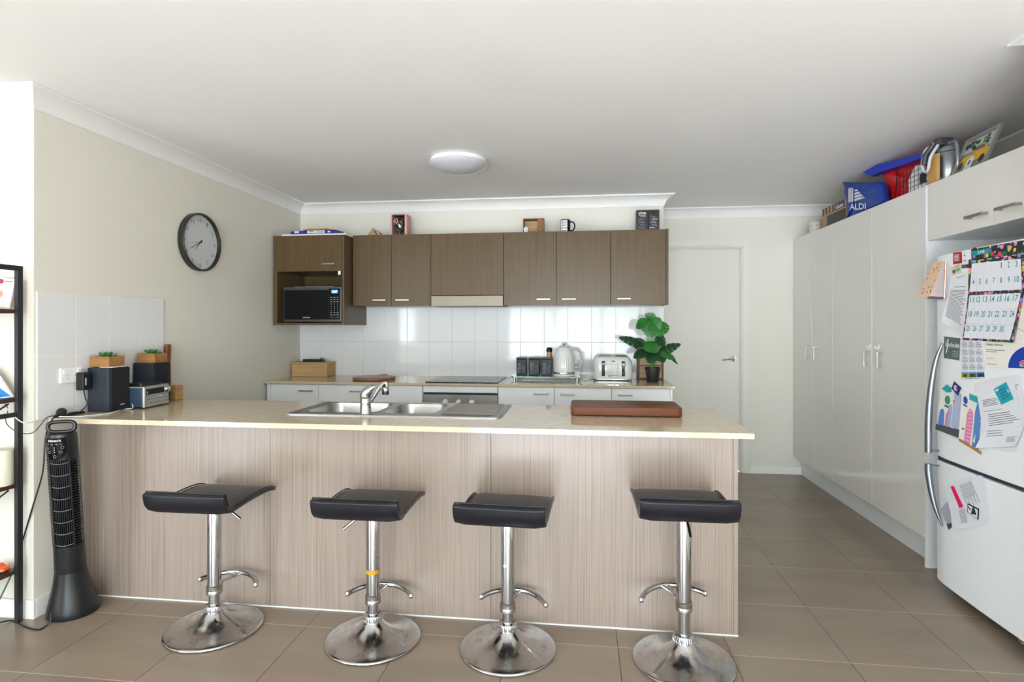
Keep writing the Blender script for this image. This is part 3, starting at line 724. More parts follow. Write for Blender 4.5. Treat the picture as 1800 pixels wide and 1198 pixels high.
# notepad and pen at the fridge edge
nb = thing('notepad', 'small notepad with a dark-leaf patterned peach cover hanging off the left edge of the fridge', 'notepad', (1.75, 3.1, 1.4), group='papers and magnets on the fridge')
PEACH = C('peach_cover', 232, 196, 166); LEAF_D = C('dark_leaf_print', 70, 60, 50)
def qpts(pts3):
    a, b, c, d = [Vector(p) for p in pts3]
    n_ = (b-a).cross(d-a).normalized()
    if n_.dot(-a) < 0: n_ = -n_
    return lambda s, t, h=0: tuple((a*(1-s)+b*s)*(1-t)+(d*(1-s)+c*s)*t+n_*h)
fn = qpts([(1.77,3.12,1.653),(1.77,3.034,1.649),(1.77,3.144,1.481),(1.77,3.258,1.487)])
mb = MB().strip(fn, PEACH, 1, 1, th=.002)
rg = random.Random(5)
for k in range(16):
    s_, t_ = rg.uniform(.1, .9), rg.uniform(.05, .95); a = rg.uniform(0, PI)
    polyf(mb, fn, [(s_+.11*math.cos(a), t_+.06*math.sin(a)), (s_+.03*math.cos(a+PI/2), t_+.016*math.sin(a+PI/2)), (s_-.11*math.cos(a), t_-.06*math.sin(a)), (s_-.03*math.cos(a+PI/2), t_-.016*math.sin(a+PI/2))], (LEAF_D, C('rust_print', 170, 90, 70))[k % 2], .0026)
mb.build('cover', nb)
fn = qpts([(1.774,3.076,1.645),(1.774,3.032,1.64),(1.774,3.04,1.461),(1.774,3.17,1.473)])
mb = MB().strip(fn, C('pink_page', 236, 222, 226), 1, 1, th=.004); lines(mb, fn, .1, .95, .08, .85, 14, LGREY, .2, .05, h=.0046)
rect(mb, fn, 0, .93, 1, 1, C('purple_print', 120, 84, 110), .0046); mb.build('pages', nb)
tag(MB().tube([(1.755,2.999,1.642),(1.755,3.008,1.466)], [.0035, .0035], C('rose_gold', 226, 160, 140, .25, .7), 10).build('pen', smooth=True), 'rose-coloured pen clipped to the notepad at the fridge edge', 'pen', 'papers and magnets on the fridge')

def savecard(mb, fn):
    mb.text('Save-the-date', fn, PAPER, .1, .22, .98, .45); polyf(mb, fn, [(.2, .15), (.3, .08), (.28, .5), (.12, .8), (.22, .7), (.24, .4)], PAPER)
    for k in range(3): rect(mb, fn, .58, .62+k*.1, .92, .645+k*.1, LGREY)
sheet('invitation_card', [(3.059,1.279),(2.932,1.273),(2.941,1.167),(3.063,1.172)], C('slate_card', 92, 106, 104), 'slate grey save the date card on the fridge', 'card', savecard)
def minical(mb, fn):
    for r_ in range(4):
        for c_i in range(3):
            s0, t0 = .06+c_i*.32, .06+r_*.185; rect(mb, fn, s0+.05, t0, s0+.18, t0+.012, INKD)
            for k in range(5): rect(mb, fn, s0, t0+.035+k*.024, s0+.26, t0+.045+k*.024, INK, .0003)
    for k, cc in enumerate(((150, 150, 30), (90, 110, 70), (50, 80, 110))):
        rect(mb, fn, .02+k*.33, .81, .33+k*.33, .95, C('photo%d' % k, *cc)); rect(mb, fn, .02+k*.33, .81, .33+k*.33, .85, C('photo_sky', 110, 160, 210), .0008)
        disc(mb, fn, .18+k*.33, .9, .07, .04, C('photo_tree', 40, 60, 30), .0009, 10)
    rect(mb, fn, .2, .97, .8, .98, INKD)
sheet('year_calendar', [(2.928,1.271),(2.781,1.267),(2.760,1.096),(2.923,1.077)], PAPER, 'small white year calendar with three photos along its bottom, below the June calendar', 'calendar', minical, lift=.001)
def cert(mb, fn):
    BL = C('logo_blue', 10, 60, 170)
    pts = [(.52, 1.0)]+[(1.1-.58*math.cos(a*PI/2/10), 1.02-.95*math.sin(a*PI/2/10)) for a in range(11)]+[(1.1, 1.0)]
    polyf(mb, fn, pts, BL); mb.text('Public School', fn, INKD, .06, .10, .42, .17, .0008)
    rect(mb, fn, .04, .33, .46, .355, INK); rect(mb, fn, .04, .40, .3, .425, INK); rect(mb, fn, .04, .88, .28, .9, INK)
    mb.tube([fn(.05+.02*k, .72-.08*abs(math.sin(k*1.3)), .001) for k in range(10)], .0004, INK, 5)
    RDL = C('waratah_red', 220, 30, 60)
    for k in range(-2, 3): disc(mb, fn, .83+k*.026, .80-.03*(2-abs(k)), .022, .06, PAPER, .0010, 12); disc(mb, fn, .83+k*.026, .80-.03*(2-abs(k)), .016, .045, RDL, .0013, 12)
    mb.text('NSW', fn, PAPER, .765, .86, .90, .94, .0012)
sheet('certificate', [(2.770,1.265),(2.500,1.264),(2.500,1.160),(2.760,1.150)], PAPERW, 'school certificate with a blue corner and red flower emblem on the fridge', 'certificate', cert)
DOT = C('red_dot', 200, 40, 50)
sheet('dotted_sheet', [(2.592,1.454),(2.508,1.459),(2.508,1.268),(2.605,1.270)], PAPERW, 'cream sheet with a dotted red line behind the right edge of the June calendar', 'paper', lambda mb, fn: [disc(mb, fn, .3+k*.09, .72+k*.02, .025, .012, DOT, n=8) for k in range(7)])
# drawings
def draw1(mb, fn):
    st1 = C('stripe_blue', 165, 178, 215); ROAD = C('road_grey', 80, 80, 88); YEL = C('yellow_dash', 235, 170, 30)
    polyf(mb, fn, [(.35, 1-.16), (.45, .40), (.60, .38), (.58, .84)], st1); polyf(mb, fn, [(.62, .80), (.66, .1), (.98, .12), (.96, .82)], st1, .0008)
    for k in range(12): rect(mb, fn, .64+k*.027, .15, .648+k*.027, .8, PAPER, .0011)
    polyf(mb, fn, [(.05, .86), (.08, .56), (.2, .52), (.28, .6), (.3, .86)], C('blue_tower', 85, 130, 200)); polyf(mb, fn, [(.34, .86), (.36, .6), (.5, .5), (.44, .66), (.42, .86)], C('pink_stripe', 225, 120, 170), .001)
    polyf(mb, fn, [(0, .87), (1, .80), (1, .96), (0, 1-.01)], ROAD, .0012)
    for k in range(5): polyf(mb, fn, [(.06+k*.2, .91-k*.013), (.13+k*.2, .905-k*.013), (.13+k*.2, .945-k*.013), (.06+k*.2, .95-k*.013)], YEL, .0016)
    polyf(mb, fn, [(.02, .14), (.25, .02), (.5, .06), (.52, .14), (.3, .18)], C('teal_leaf', 30, 160, 165)); disc(mb, fn, .36, .32, .13, .09, C('green_balloon', 60, 150, 120)); rect(mb, fn, .25, .43, .45, .47, ROAD)
    disc(mb, fn, .66, .3, .04, .03, C('orange_dot', 240, 110, 60), .0013)
sheet('childs_drawing', [(3.077,1.052),(2.915,1.038),(2.935,0.790),(3.124,0.805)], PAPERW, 'childs cut-paper drawing with a grey road and striped towers on the fridge', 'drawing', draw1, curl=.006)
def draw2(mb, fn):
    PK = C('pink_tower', 226, 130, 180); BT = C('blue_stripe', 90, 140, 205)
    polyf(mb, fn, [(.2, .95), (.32, .4), (.45, .28), (.62, .32), (.6, .5), (.45, .97)], PK); polyf(mb, fn, [(.55, .95), (.72, .3), (.85, .12), (1, .1), (1, .4), (.85, .99)], BT, .0008)
    for k in range(9): polyf(mb, fn, [(.25+k*.02, .9-k*.07), (.5+k*.01, .88-k*.07), (.5+k*.01, .87-k*.07), (.25+k*.02, .89-k*.07)], PAPERW, .0011)
    rect(mb, fn, .42, .02, .9, .13, C('teal_flag', 30, 170, 175)); disc(mb, fn, .22, .17, .12, .07, C('blue_balloon', 50, 70, 180)); rect(mb, fn, .1, .25, .32, .29, INK)
    polyf(mb, fn, [(0, .93), (1, .93), (1, .98), (0, .98)], C('brown_ground', 180, 130, 60), .0013); disc(mb, fn, .14, .72, .05, .02, RED)
sheet('childs_drawing', [(2.919,1.032),(2.792,1.013),(2.777,0.750),(2.935,0.782)], PAPERW, 'childs cut-paper drawing with a pink and a blue tower, partly under the white letters', 'drawing', draw2, curl=.004)
def bluepic(mb, fn): disc(mb, fn, .45, .5, .25, .3, C('space_white', 220, 200, 200)); disc(mb, fn, .6, .4, .12, .12, RED, .0009)
sheet('picture_magnet', [(2.974,1.065),(2.920,1.040),(2.945,0.998),(2.995,1.029)], C('navy_card', 24, 50, 130), 'small dark blue diamond-tilted picture magnet over the childs road drawing', 'magnet', bluepic, lift=.003)
sheet('letter', [(2.770,1.089),(2.565,1.134),(2.526,0.935),(2.763,0.865)], PAPER, 'hindmost white letter of the pile below the school certificate', 'letter', lambda mb, fn: lines(mb, fn, .7, .95, .2, .32, 3), lift=.001)
sheet('letter', [(2.788,0.909),(2.738,0.899),(2.756,0.783),(2.842,0.800)], PAPER, 'white paper corner poking out at the lower left of the letter pile on the fridge', 'letter', None, lift=.0015)
def let(mb, fn):
    lines(mb, fn, .12, .55, .36, .52, 5, INKD, .3, .5, 4); lines(mb, fn, .1, .6, .6, .62, 1, INKD); lines(mb, fn, .2, .95, .68, .95, 6, INKD, .25, .3, 6)
sheet('letter', [(2.818,1.066),(2.592,1.115),(2.541,0.928),(2.770,0.863)], PAPER, 'front white typed letter under the teal tilted magnet', 'letter', let, lift=.004)
sheet('letter', [(2.766,0.872),(2.535,0.925),(2.565,0.838),(2.800,0.781)], PAPER, 'folded bottom white letter at the foot of the letter pile on the fridge', 'letter', lambda mb, fn: (lines(mb, fn, .15, .6, .12, .5, 3, INKD, .2, .4, 9), lines(mb, fn, .7, .95, .5, .8, 5, INK)), lift=.007, curl=.01)
sheet('letter', [(2.731,0.798),(2.574,0.831),(2.589,0.812),(2.621,0.800)], PAPER, 'sliver of white paper below the folded bottom letter on the fridge', 'letter', None, lift=.002)
def tealm(mb, fn):
    for k, tx in enumerate(("Don't let", 'anyone dull', 'your', 'sparkle')): mb.text(tx, fn, INKD, .28, .82-k*.17, .80, .70-k*.17)
    disc(mb, fn, .2, .15, .13, .06, PAPER); disc(mb, fn, .9, .5, .08, .09, LGREY)
sheet('quote_magnet', [(2.697,1.057),(2.627,1.095),(2.586,1.029),(2.653,0.996)], C('bright_teal', 20, 165, 185), 'bright teal tilted magnet with black writing on the front white letter', 'magnet', tealm, lift=.008)
# freezer door papers
def pol(name, pts, m, lab, cat, deco=None, lift=.002):
    ys = [p[0] for p in pts]; mb = MB()
    mb.prism(pts, lambda y, z: (xf(y)-.001-lift, y, z), lambda y, z: (xf(y)-.0022-lift, y, z), m)
    if deco: deco(mb, lambda y, z, h=0: (xf(y)-.0022-lift-h, y, z))
    return tag(mb.build(name), lab, cat, 'papers and magnets on the fridge')
def q2(mb, fn, pts, m, h=.0006): mb.add([fn(y, z, h) for y, z in pts], [tuple(range(len(pts)))], m)
PINK = C('hot_pink', 245, 10, 100)
def pinkl(mb, fn):
    q2(mb, fn, [(3.001,0.551),(2.975,0.562),(2.903,0.485),(2.931,0.468)], PINK)
    fq = [(2.943,0.578),(2.848,0.627),(2.777,0.537),(2.871,0.474)]
    def f2(s, t, h=0):
        a, b, c, d = [Vector(p) for p in fq]; p = (a*(1-s)+b*s)*(1-t)+(d*(1-s)+c*s)*t; return fn(p[0], p[1], h)
    for k in range(9): polyf(mb, f2, [(.1+k*.1, .05), (.13+k*.1, .05), (.13+k*.1, .9-.3*(k % 2)), (.1+k*.1, .9-.3*(k % 2))], INK, .0006)
    fq2 = [(2.935,0.459),(2.891,0.481),(2.867,0.425),(2.915,0.401)]
    for k in range(5): q2(mb, fn, [tuple(Vector(fq2[0]).lerp(Vector(fq2[1]), k/5)), tuple(Vector(fq2[0]).lerp(Vector(fq2[1]), k/5+.06)), tuple(Vector(fq2[3]).lerp(Vector(fq2[2]), k/5+.06)), tuple(Vector(fq2[3]).lerp(Vector(fq2[2]), k/5))], INK, .0006)
pol('folded_note', [(3.086,0.416),(3.028,0.473),(2.985,0.363),(3.021,0.333)], C('grey_note', 176, 172, 184), 'small grey printed note sticking out from under the letter with a pink stripe', 'note',
    lambda mb, fn: q2(mb, fn, [(3.037,0.356),(2.989,0.381),(2.989,0.361),(3.021,0.336)], C('note_photo', 70, 80, 78)), lift=.001)
pol('letter', [(3.037,0.544),(2.872,0.628),(2.782,0.663),(2.764,0.652),(2.745,0.580),(2.724,0.481),(2.769,0.446),(2.927,0.368),(2.989,0.356),(3.002,0.426),(3.037,0.493)], PAPER, 'crumpled white letter with a hot pink stripe on the freezer door', 'letter', pinkl, lift=.003)
def snow(mb, fn):
    q2(mb, fn, [(2.863,0.506),(2.797,0.503),(2.802,0.461),(2.867,0.471)], PAPER, .0009); q2(mb, fn, [(2.833,0.502),(2.821,0.508),(2.807,0.477),(2.844,0.469)], INKD, .0012); q2(mb, fn, [(2.863,0.500),(2.840,0.489),(2.844,0.485),(2.863,0.492)], INKD, .0012)
pol('photo_magnet', [(2.867,0.512),(2.792,0.509),(2.797,0.458),(2.873,0.468)], BLACKP, 'small black and white picture magnet on the letter with the pink stripe', 'magnet', snow, lift=.006)

# ================================================================ CEILING LIGHT, CLOCK, SOCKETS
cl = thing('ceiling_light', 'round white oyster ceiling light with a domed diffuser above the island', 'ceiling light', (-.79, 3.60, CZ))
MB().lathe([(.172, 0), (.178, -.004), (.178, -.028), (.172, -.032), (.01, -.032)], WHITEP, (-.79, 3.60, CZ), n=48).build('base_ring', cl, smooth=True)
MB().lathe([(.186, -.030), (.190, -.034), (.188, -.040), (.165, -.056), (.125, -.074), (.08, -.086), (.03, -.092), (.001, -.093)], mat('opal_glass', (196, 196, 200), .2, var=.005), (-.79, 3.60, CZ), n=48).build('diffuser', cl, smooth=True, ang=50)

ck_ = thing('wall_clock', 'round wall clock with a black rim and pale face on the left wall', 'clock', (XL, 3.42, 1.874))
R_ = Matrix.Translation((XL, 3.42, 1.874)) @ Matrix.Rotation(PI/2, 4, 'Y')
def lm(prof, m, n=56):
    q = MB().lathe(prof, m, n=n, cap=False); q.v = [tuple(R_ @ Vector(p)) for p in q.v]; return q
lm([(.178, .001), (.186, .004), (.187, .040), (.184, .044), (.178, .043), (.175, .020)], mat('clock_rim', (38, 37, 34), .4, var=.03)).build('rim', ck_, smooth=True)
lm([(.001, .0195), (.176, .0195)], mat('clock_face', (196, 198, 198), .5, var=.01)).build('face', ck_)
fnc = plane((XL+.0205, 3.42-.176, 1.874+.176), (0, .352, 0), (0, 0, -.352), (1, 0, 0))
mb = MB(); NUMC = C('clock_numeral', 120, 122, 120)
for k in range(1, 13):
    a = 2*PI*k/12; cx, cy = .5+.41*math.sin(a), .5-.41*math.cos(a); wn = .022*(1+.9*(k > 9))
    mb.text(str(k), fnc, NUMC, cx-wn, cy-.034, cx+wn, cy+.034, h=.0004)
mb.build('numerals', ck_)
mb = MB()
for ang, ln, wd, hh in ((222, .19, .010, .002), (241, .31, .007, .003), (263, .25, .004, .004)):
    a = math.radians(ang); dx, dy = math.sin(a), -math.cos(a); px, py = -dy, dx
    mb.add([fnc(.5-dx*.07+px*wd, .5-dy*.07+py*wd, hh), fnc(.5+dx*ln+px*wd*.5, .5+dy*ln+py*wd*.5, hh), fnc(.5+dx*ln-px*wd*.5, .5+dy*ln-py*wd*.5, hh), fnc(.5-dx*.07-px*wd, .5-dy*.07-py*wd, hh)], [(0, 1, 2, 3)], BLACKP)
disc(mb, fnc, .5, .5, .018, .018, BLACKP, .0045)
mb.build('hands', ck_)

def socket(fn, wd, ht, name, lab, x0, skip=False):
    """fn: plane map; double power point"""
    mb = MB(); mb.strip(fn, WHITEP, 1, 1, th=.010); o = mb.build(name, x0, bevel=.002)
    sw = MB()
    for s in (.10, .74): sw.strip(lambda a, b, h: fn(a, b, h+.010), WHITEP, 1, 1, s, s+.16, .12, .42, th=.004)
    sw.build('switch', x0, bevel=.001)
    ho = MB()
    for cx in (.30, .70):
        for dx, dy, ang in ((-.05, -.04, .5), (.05, -.04, -.5), (0, .18, 0)):
            c, s2 = math.cos(ang), math.sin(ang); w2, h2 = .008, .07
            pts = [(cx+dx+(u*w2*c-v*h2*s2*.5), .55+dy+(u*w2*s2+v*h2*c)) for u, v in ((-1, -1), (1, -1), (1, 1), (-1, 1))]
            polyf(ho, fn, pts, INKD, .0103)
    ho.build('pin_slots', x0)
po = thing('power_point', 'white double power point on the tiled left wall behind the black speaker', 'power point', (XL+.008, 2.49, 1.09))
socket(plane((XL+.008, 2.430, 1.128), (0, .118, 0), (0, 0, -.072), (1, 0, 0)), 1, 1, 'plate', '', po)
po = thing('power_point', 'white double power point on the splashback behind the kettle', 'power point', (-.03, YB-.008, 1.085))
socket(plane((-.090, YB-.008, 1.121), (.112, 0, 0), (0, 0, -.071), (0, -1, 0)), 1, 1, 'plate', '', po)

# ================================================================ BAR STOOLS
def make_stool(fr_rot, seat_rot, lever_ang, lift=0.0, sx=0.0, fz=0.0):
    st = thing('bar_stool', '', 'bar stool', (0, 0, 0), group='black and chrome bar stools along the island')
    MB().lathe([(.001, .003), (.196, .003), (.199, .006), (.198, .011), (.190, .0145), (.165, .019), (.13, .026), (.10, .036), (.074, .050), (.055, .064), (.042, .078), (.034, .088), (.001, .089)], WCHROME, n=72).build('base', st, smooth=True, ang=60)
    rg_ = MB(); rg_.lathe([(.036, .084), (.041, .088), (.041, .104), (.037, .110), (.024, .112)], CHROME, n=40, cap=False)
    for k in range(28):
        a = 2*PI*k/28; rg_.tube([(.0405*math.cos(a), .0405*math.sin(a), .088), (.0405*math.cos(a), .0405*math.sin(a), .106)], .0022, CHROME, 6)
    rg_.build('base_collar', st, smooth=True)
    MB().lathe([(.0235, .10), (.0235, .26)], CHROME, n=28, cap=False).build('inner_tube', st, smooth=True)
    MB().lathe([(.0285, .190), (.0285, .555), (.024, .575)], CHROME, n=32, cap=False).build('column', st, smooth=True)
    MB().lathe([(.024, .156), (.033, .158), (.0335, .172), (.0325, .174), (.0335, .176), (.0335, .192), (.0295, .195)], STEEL, n=32, cap=False).build('column_collar', st, smooth=True)
    m_ = MB(); P_ = []
    for k in range(25):
        a = math.radians(90+fr_rot-59+118*k/24); P_.append((.166*math.cos(a), .166*math.sin(a), .150+.012*math.sin(PI*k/24)))
    m_.tube(P_, .0115, CHROME, 14)
    for e_ in (0, 24): m_.lathe([(.001, -.012), (.008, -.009), (.0118, 0), (.008, .009), (.001, .012)], CHROME, P_[e_], n=12)
    a0 = math.radians(90+fr_rot)
    for sg in (-.10, .10): m_.tube([(.03*math.cos(a0), .03*math.sin(a0), .172), (.163*math.cos(a0+sg*.8), .163*math.sin(a0+sg*.8), .160)], .0065, CHROME, 10)
    m_.build('footrest', st, smooth=True)
    Rs = Matrix.Rotation(math.radians(seat_rot), 4, 'Z')
    # seat shell: profile along y (near -> far), swept across x
    prof = [(-.196, .652, .026), (-.190, .632, .030), (-.183, .612, .033), (-.172, .598, .034), (-.150, .592, .033), (-.11, .594, .030), (-.05, .598, .030), (.02, .601, .030), (.08, .601, .030), (.12, .598, .028), (.155, .590, .024), (.182, .577, .016)]
    top = [Vector((0, y, z+.0)) for y, z, t_ in prof]; bot = []
    for i, (y, z, t_) in enumerate(prof):
        a_ = top[max(i-1, 0)]; c_ = top[min(i+1, len(top)-1)]; d_ = (c_-a_).normalized(); n_ = Vector((0, d_.z, -d_.y))
        bot.append(top[i]+n_*t_)
    W_ = .178; nx = 8; loops = []
    for i in range(nx+1):
        f = -1+2*i/nx; x = f*W_; sh_ = 1.0
        ins = .012*(max(0, abs(f)-.7)/.3)**2
        L = []
        ring = top+list(reversed(bot))
        cen = [(top[k]+bot[k])/2 for k in range(len(top))]; cen = cen+list(reversed(cen))
        for p, c in zip(ring, cen):
            q = c+(p-c)*(1-.42*(max(0, abs(f)-.75)/.25)**2); L.append(tuple(Rs @ Vector((x, q.y, q.z))))
        loops.append(L)
    m_ = MB().loft(loops, BLACKL); m_.build('seat', st, smooth=True, ang=60, bevel=.004)
    # stitched piping around the rim
    pp = MB(); 
    for f in (-1, 1): pp.tube([tuple(Rs @ Vector((f*(W_-.004), p.y, p.z))) for p in top], .0032, BLACKL, 8)
    pp.tube([tuple(Rs @ Vector((x, top[0].y, top[0].z+.001))) for x in (-W_+.004, W_-.004)], .0035, BLACKL, 8)
    pp.build('seat_piping', st, smooth=True)
    MB().lathe([(.05, .558), (.07, .562), (.07, .568), (.001, .568)], BLACKM, n=28).build('seat_plate', st, smooth=True)
    a = math.radians(lever_ang); c, s_ = math.cos(a), math.sin(a)
    MB().tube(smoothpath([(.03*c, .03*s_, .561), (.055*c, .055*s_, .555), (.064*c, .064*s_, .53), (.085*c, .085*s_, .515), (.125*c, .125*s_, .488)], 4), [.0045]*10+[.0062]*7, CHROME, 10).build('height_lever', st, smooth=True)
    for o in D.objects:
        if o.parent == st and o.name.split('.')[0] in ('column', 'column_collar', 'footrest', 'seat', 'seat_piping', 'seat_plate', 'height_lever'):
            o.location.z = lift+(fz if o.name.startswith('footrest') else 0)
            if o.name.startswith('seat'): o.location.x = sx
    return st
def copy_tree(o, parent=None):
    c = o.copy(); COL.objects.link(c)
    if parent is not None: c.parent = parent; c.matrix_parent_inverse = Matrix.Identity(4)
    for ch in [x for x in D.objects if x.parent == o]: copy_tree(ch, c)
    return c
spots = [((-1.603, 2.325), -4, 0, -2, 'leftmost bar stool beside the tower fan'),
         ((-.879, 2.327), 3, 0, 215, 'second bar stool from left, yellow tape around its column'),
         ((-.302, 2.327), -8, -2.5, 60, 'third bar stool from left, white fleck on its column'),
         ((.402, 2.322), 18, 0.5, -88, 'rightmost bar stool near the open end of the island')]
for i, (p, fr, sr, lv, lab) in enumerate(spots):
    s = make_stool(fr, sr, lv, *[(0, .008, .018), (0, 0, 0), (0, 0, .008), (.048, -.015, .02)][i]); s.location = (p[0], p[1], 0); s['label'] = 'black-seated chrome '+lab
    if i == 1: MB().lathe([(.0290, .285), (.0290, .302)], C('yellow_tape', 190, 140, 30, .4), n=32, cap=False).build('tape', s, smooth=True, local=True)
    if i == 2: MB().lathe([(.001, 0), (.006, .002), (.007, .008), (.004, .014), (.001, .015)], PAPER, (.012-.02, -.0285, .345), n=10).build('fleck', s, local=True)

# ================================================================ TOWER FAN
ft = thing('tower_fan', 'black tower fan leaning slightly at the left end of the island, by the wall corner', 'fan', (-2.352, 2.385, 0))
ax0 = Vector((-2.352, 2.385, 0)); ax1 = Vector((-2.322, 2.290, .905))
ra = math.radians(-32)
def fpt(a, r, z, e=1.0):
    c = ax0.lerp(ax1, z/.905); ca, sa = math.cos(a), math.sin(a)
    x, y = r*ca, r*sa*e
    return (c.x+x*math.cos(ra+PI/2)*1-y*math.sin(ra+PI/2)*0-0*x if 0 else c.x+x, c.y+y, z)
n = 40
FB = mat('fan_black', (20, 21, 25), .3, var=.04)
def ring(r, z, e=1): return [fpt(2*PI*i/n, r, z, e) for i in range(n)]
base = [(.103, 0.002), (.104, .009), (.099, .035), (.088, .075), (.077, .12), (.067, .165), (.061, .205)]
MB().loft([ring(r, z) for r, z in base], FB).build('base', ft, smooth=True)
low = [(.0605, .206), (.059, .30), (.0585, .33)]
MB().loft([ring(r, z) for r, z in low], FB).build('lower_housing', ft, smooth=True)
# grille section: dark core with slats
MB().loft([ring(r, z) for r, z in ((.050, .33), (.050, .74))], BLACKG).build('blower_core', ft, smooth=True)
m_ = MB()
fa = math.radians(-62)   # direction the grille opening faces
for k in range(34):
    z = .335+k*.0120; P_ = []
    for i in range(25):
        a = fa+math.radians(38)+math.radians(284)*i/24; P_.append(fpt(a, .0575, z))
    m_.tube(P_, .0026, FB, 6)
m_.build('side_louvres', ft, smooth=True)
m_ = MB()
for k in range(9):
    a = fa-math.radians(32)+math.radians(64)*k/8; m_.tube([fpt(a, .0540, .335), fpt(a, .0540, .735)], .0017, FB, 6)
m_.build('front_blades', ft, smooth=True)
m_ = MB()
for k in range(8):
    z = .345+k*.054; m_.tube([fpt(fa-math.radians(38)+math.radians(76)*i/10, .0585, z-.006*math.sin(PI*i/10)) for i in range(11)], .0017, C('wire_grey', 120, 120, 124, .3, .6), 6)
for sg in (-1, 1): m_.tube([fpt(fa+sg*math.radians(38), .059, .33), fpt(fa+sg*math.radians(38), .059, .745)], .0035, FB, 8)
m_.build('front_grille', ft, smooth=True)
hs = [(.0585, .735), (.0585, .76), (.058, .80), (.057, .835), (.055, .848), (.02, .850)]
MB().loft([ring(r, z) for r, z in hs], FB).build('head', ft, smooth=True, ang=60)
# handle loop: flattened arch on top
tx = Vector((math.cos(fa+PI/2), math.sin(fa+PI/2), 0)); topc = ax0.lerp(ax1, .85/.905)
P_ = []
for i in range(33):
    a = 2*PI*i/32; ce = lambda v: (abs(v)**.6)*(1 if v > 0 else -1)
    q = topc+tx*(.050*ce(math.cos(a)))+Vector((0, 0, .878-.850+.023*ce(math.sin(a)))); P_.append((q.x, q.y, q.z+0))
m_ = MB().tube(P_, .0085, FB, 12); m_.build('carry_handle', ft, smooth=True)
# control panel, drawn on the head facing the camera
def fnp(s, t, h=0):
    a = fa+math.radians(-48)+math.radians(96)*s-math.radians(10); z = .835-.10*t; return fpt(a, .0587+h, z)
m_ = MB(); pl_ = [(.10, .0), (.90, .0), (.93, .35), (.80, .75), (.60, .97), (.40, .97), (.20, .75), (.07, .35)]
m_.strip(lambda s, t, h: fnp(.5+(s-.5)*(.86 if t < .5 else .86*math.sqrt(max(.02, 1-((t-.5)/.5)**2))), t, .0006+h), BLACKG, 14, 12)
m_.text('DEVANTI', fnp, PAPER, .26, .07, .74, .16, h=.0018)
for k in range(4): rect(m_, fnp, .20+k*.17, .26, .27+k*.17, .275, LGREY, .0018, 2)
for cx, cy in ((.20, .45), (.78, .42), (.26, .62), (.72, .62), (.49, .82)):
    m_.tube([fnp(cx+.055*math.cos(2*PI*i/16), cy+.055*math.sin(2*PI*i/16), .0018) for i in range(17)], .0004, LGREY, 5)
for k in range(3): disc(m_, fnp, .49, .42+k*.1, .02, .014, PAPER, .0018, 8)
m_.build('control_panel', ft, smooth=True)

# ================================================================ ISLAND ELECTRONICS
BASH = wood('black_ash', (22, 27, 36), (42, 50, 62), axis=2, rough=.5, scale=1.6)
CLOTH = mat('speaker_cloth', (16, 18, 24), .9, var=.2, scale=400)
PLW = wood('planter_wood', (172, 128, 70), (138, 94, 48), axis=0, rough=.6, scale=1.2)
def rot_thing(name, lab, cat, c, rz, grp=None): return thing(name, lab, cat, c, rz, grp)
def lbox(parent, name, a, b, m, bevel=0, **kw): return MB().box(a, b, m).build(name, parent, bevel, local=True, **kw)
# speaker frame: origin at nearest bottom corner B; u along side face (towards A), v along grille
def speaker(c, rz, ws, wg, h, lab):
    s = rot_thing('speaker', lab, 'speaker', (c[0], c[1], .9), rz, 'black bookshelf speakers')
    lbox(s, 'cabinet', (-ws, 0, .002), (0, wg, h), BASH, .0015)
    lbox(s, 'front_grille', (.0005, .003, .005), (.012, wg-.003, h-.003), CLOTH, .002)
    return s
sp1 = speaker((-2.338, 2.571), math.radians(2), .115, .125, .222, 'black speaker nearest the fan, dark woodgrain side and cloth front, planter on top')
fn = None
MB().box((.0125, .055, .03), (.0132, .085, .035), C('badge', 190, 190, 190, .3)).build('badge', sp1, local=True)
sp2 = speaker((-2.345, 2.87), math.radians(2), .115, .125, .226, 'black speaker behind the silver stereo, planter on top')
ster = rot_thing('stereo_unit', 'small silver-fronted stereo with a round volume knob between the two speakers', 'stereo', (-2.262, 2.695, .9), math.radians(5))
SILV = mat('stereo_silver', (170, 168, 160), .35, .5, var=.03); NAVY = C('stereo_side', 40, 58, 78, .4)
lbox(ster, 'case', (-.12, .004, .008), (0, .196, .108), NAVY, .003)
lbox(ster, 'front_panel', (.0, .0, .006), (.012, .20, .114), SILV, .003)
lbox(ster, 'top_cover', (-.12, .0, .108), (.0, .20, .114), SILV, .002)
fns = plane((.0122, .2*0, .114), (0, .2, 0), (0, 0, -.108), (1, 0, 0))
m_ = MB(); rect(m_, fns, .06, .12, .78, .40, BLACKG, .0006); rect(m_, fns, .09, .22, .12, .34, LGREY, .001)
m_.build('display_window', ster, local=True)
m_ = MB()
for t in (.47, .62, .80): rect(m_, fns, .05, t, .97, t+.018, INKD, .0006)
for k in range(4): m_.strip(lambda a, b, h: fns(a, b, h), CHROME, 1, 1, .60+k*.09, .65+k*.09, .50, .57, th=.002)
for k in range(3): m_.strip(lambda a, b, h: fns(a, b, h), SILV, 1, 1, .40+k*.10, .46+k*.10, .84, .90, th=.002)
disc(m_, fns, .10, .80, .05, .07, SILV, .004)
m_.build('buttons', ster, local=True)
m_ = MB().lathe([(.001, .016), (.015, .014), (.017, .004), (.018, 0)], CHROME, n=28)
R_ = Matrix.Translation((.0125, .178, .114-.028)) @ Matrix.Rotation(PI/2, 4, 'Y'); m_.v = [tuple(R_ @ Vector(p)) for p in m_.v]
m_.build('volume_knob', ster, smooth=True, local=True)
for y in (.02, .17): lbox(ster, 'foot', (-.02, y, .001), (-.005, y+.015, .008), BLACKP)
m_ = MB().rbox((-2.37, 2.715, 1.0155), (-2.285, 2.87, 1.030), .01, BLACKP, 3)
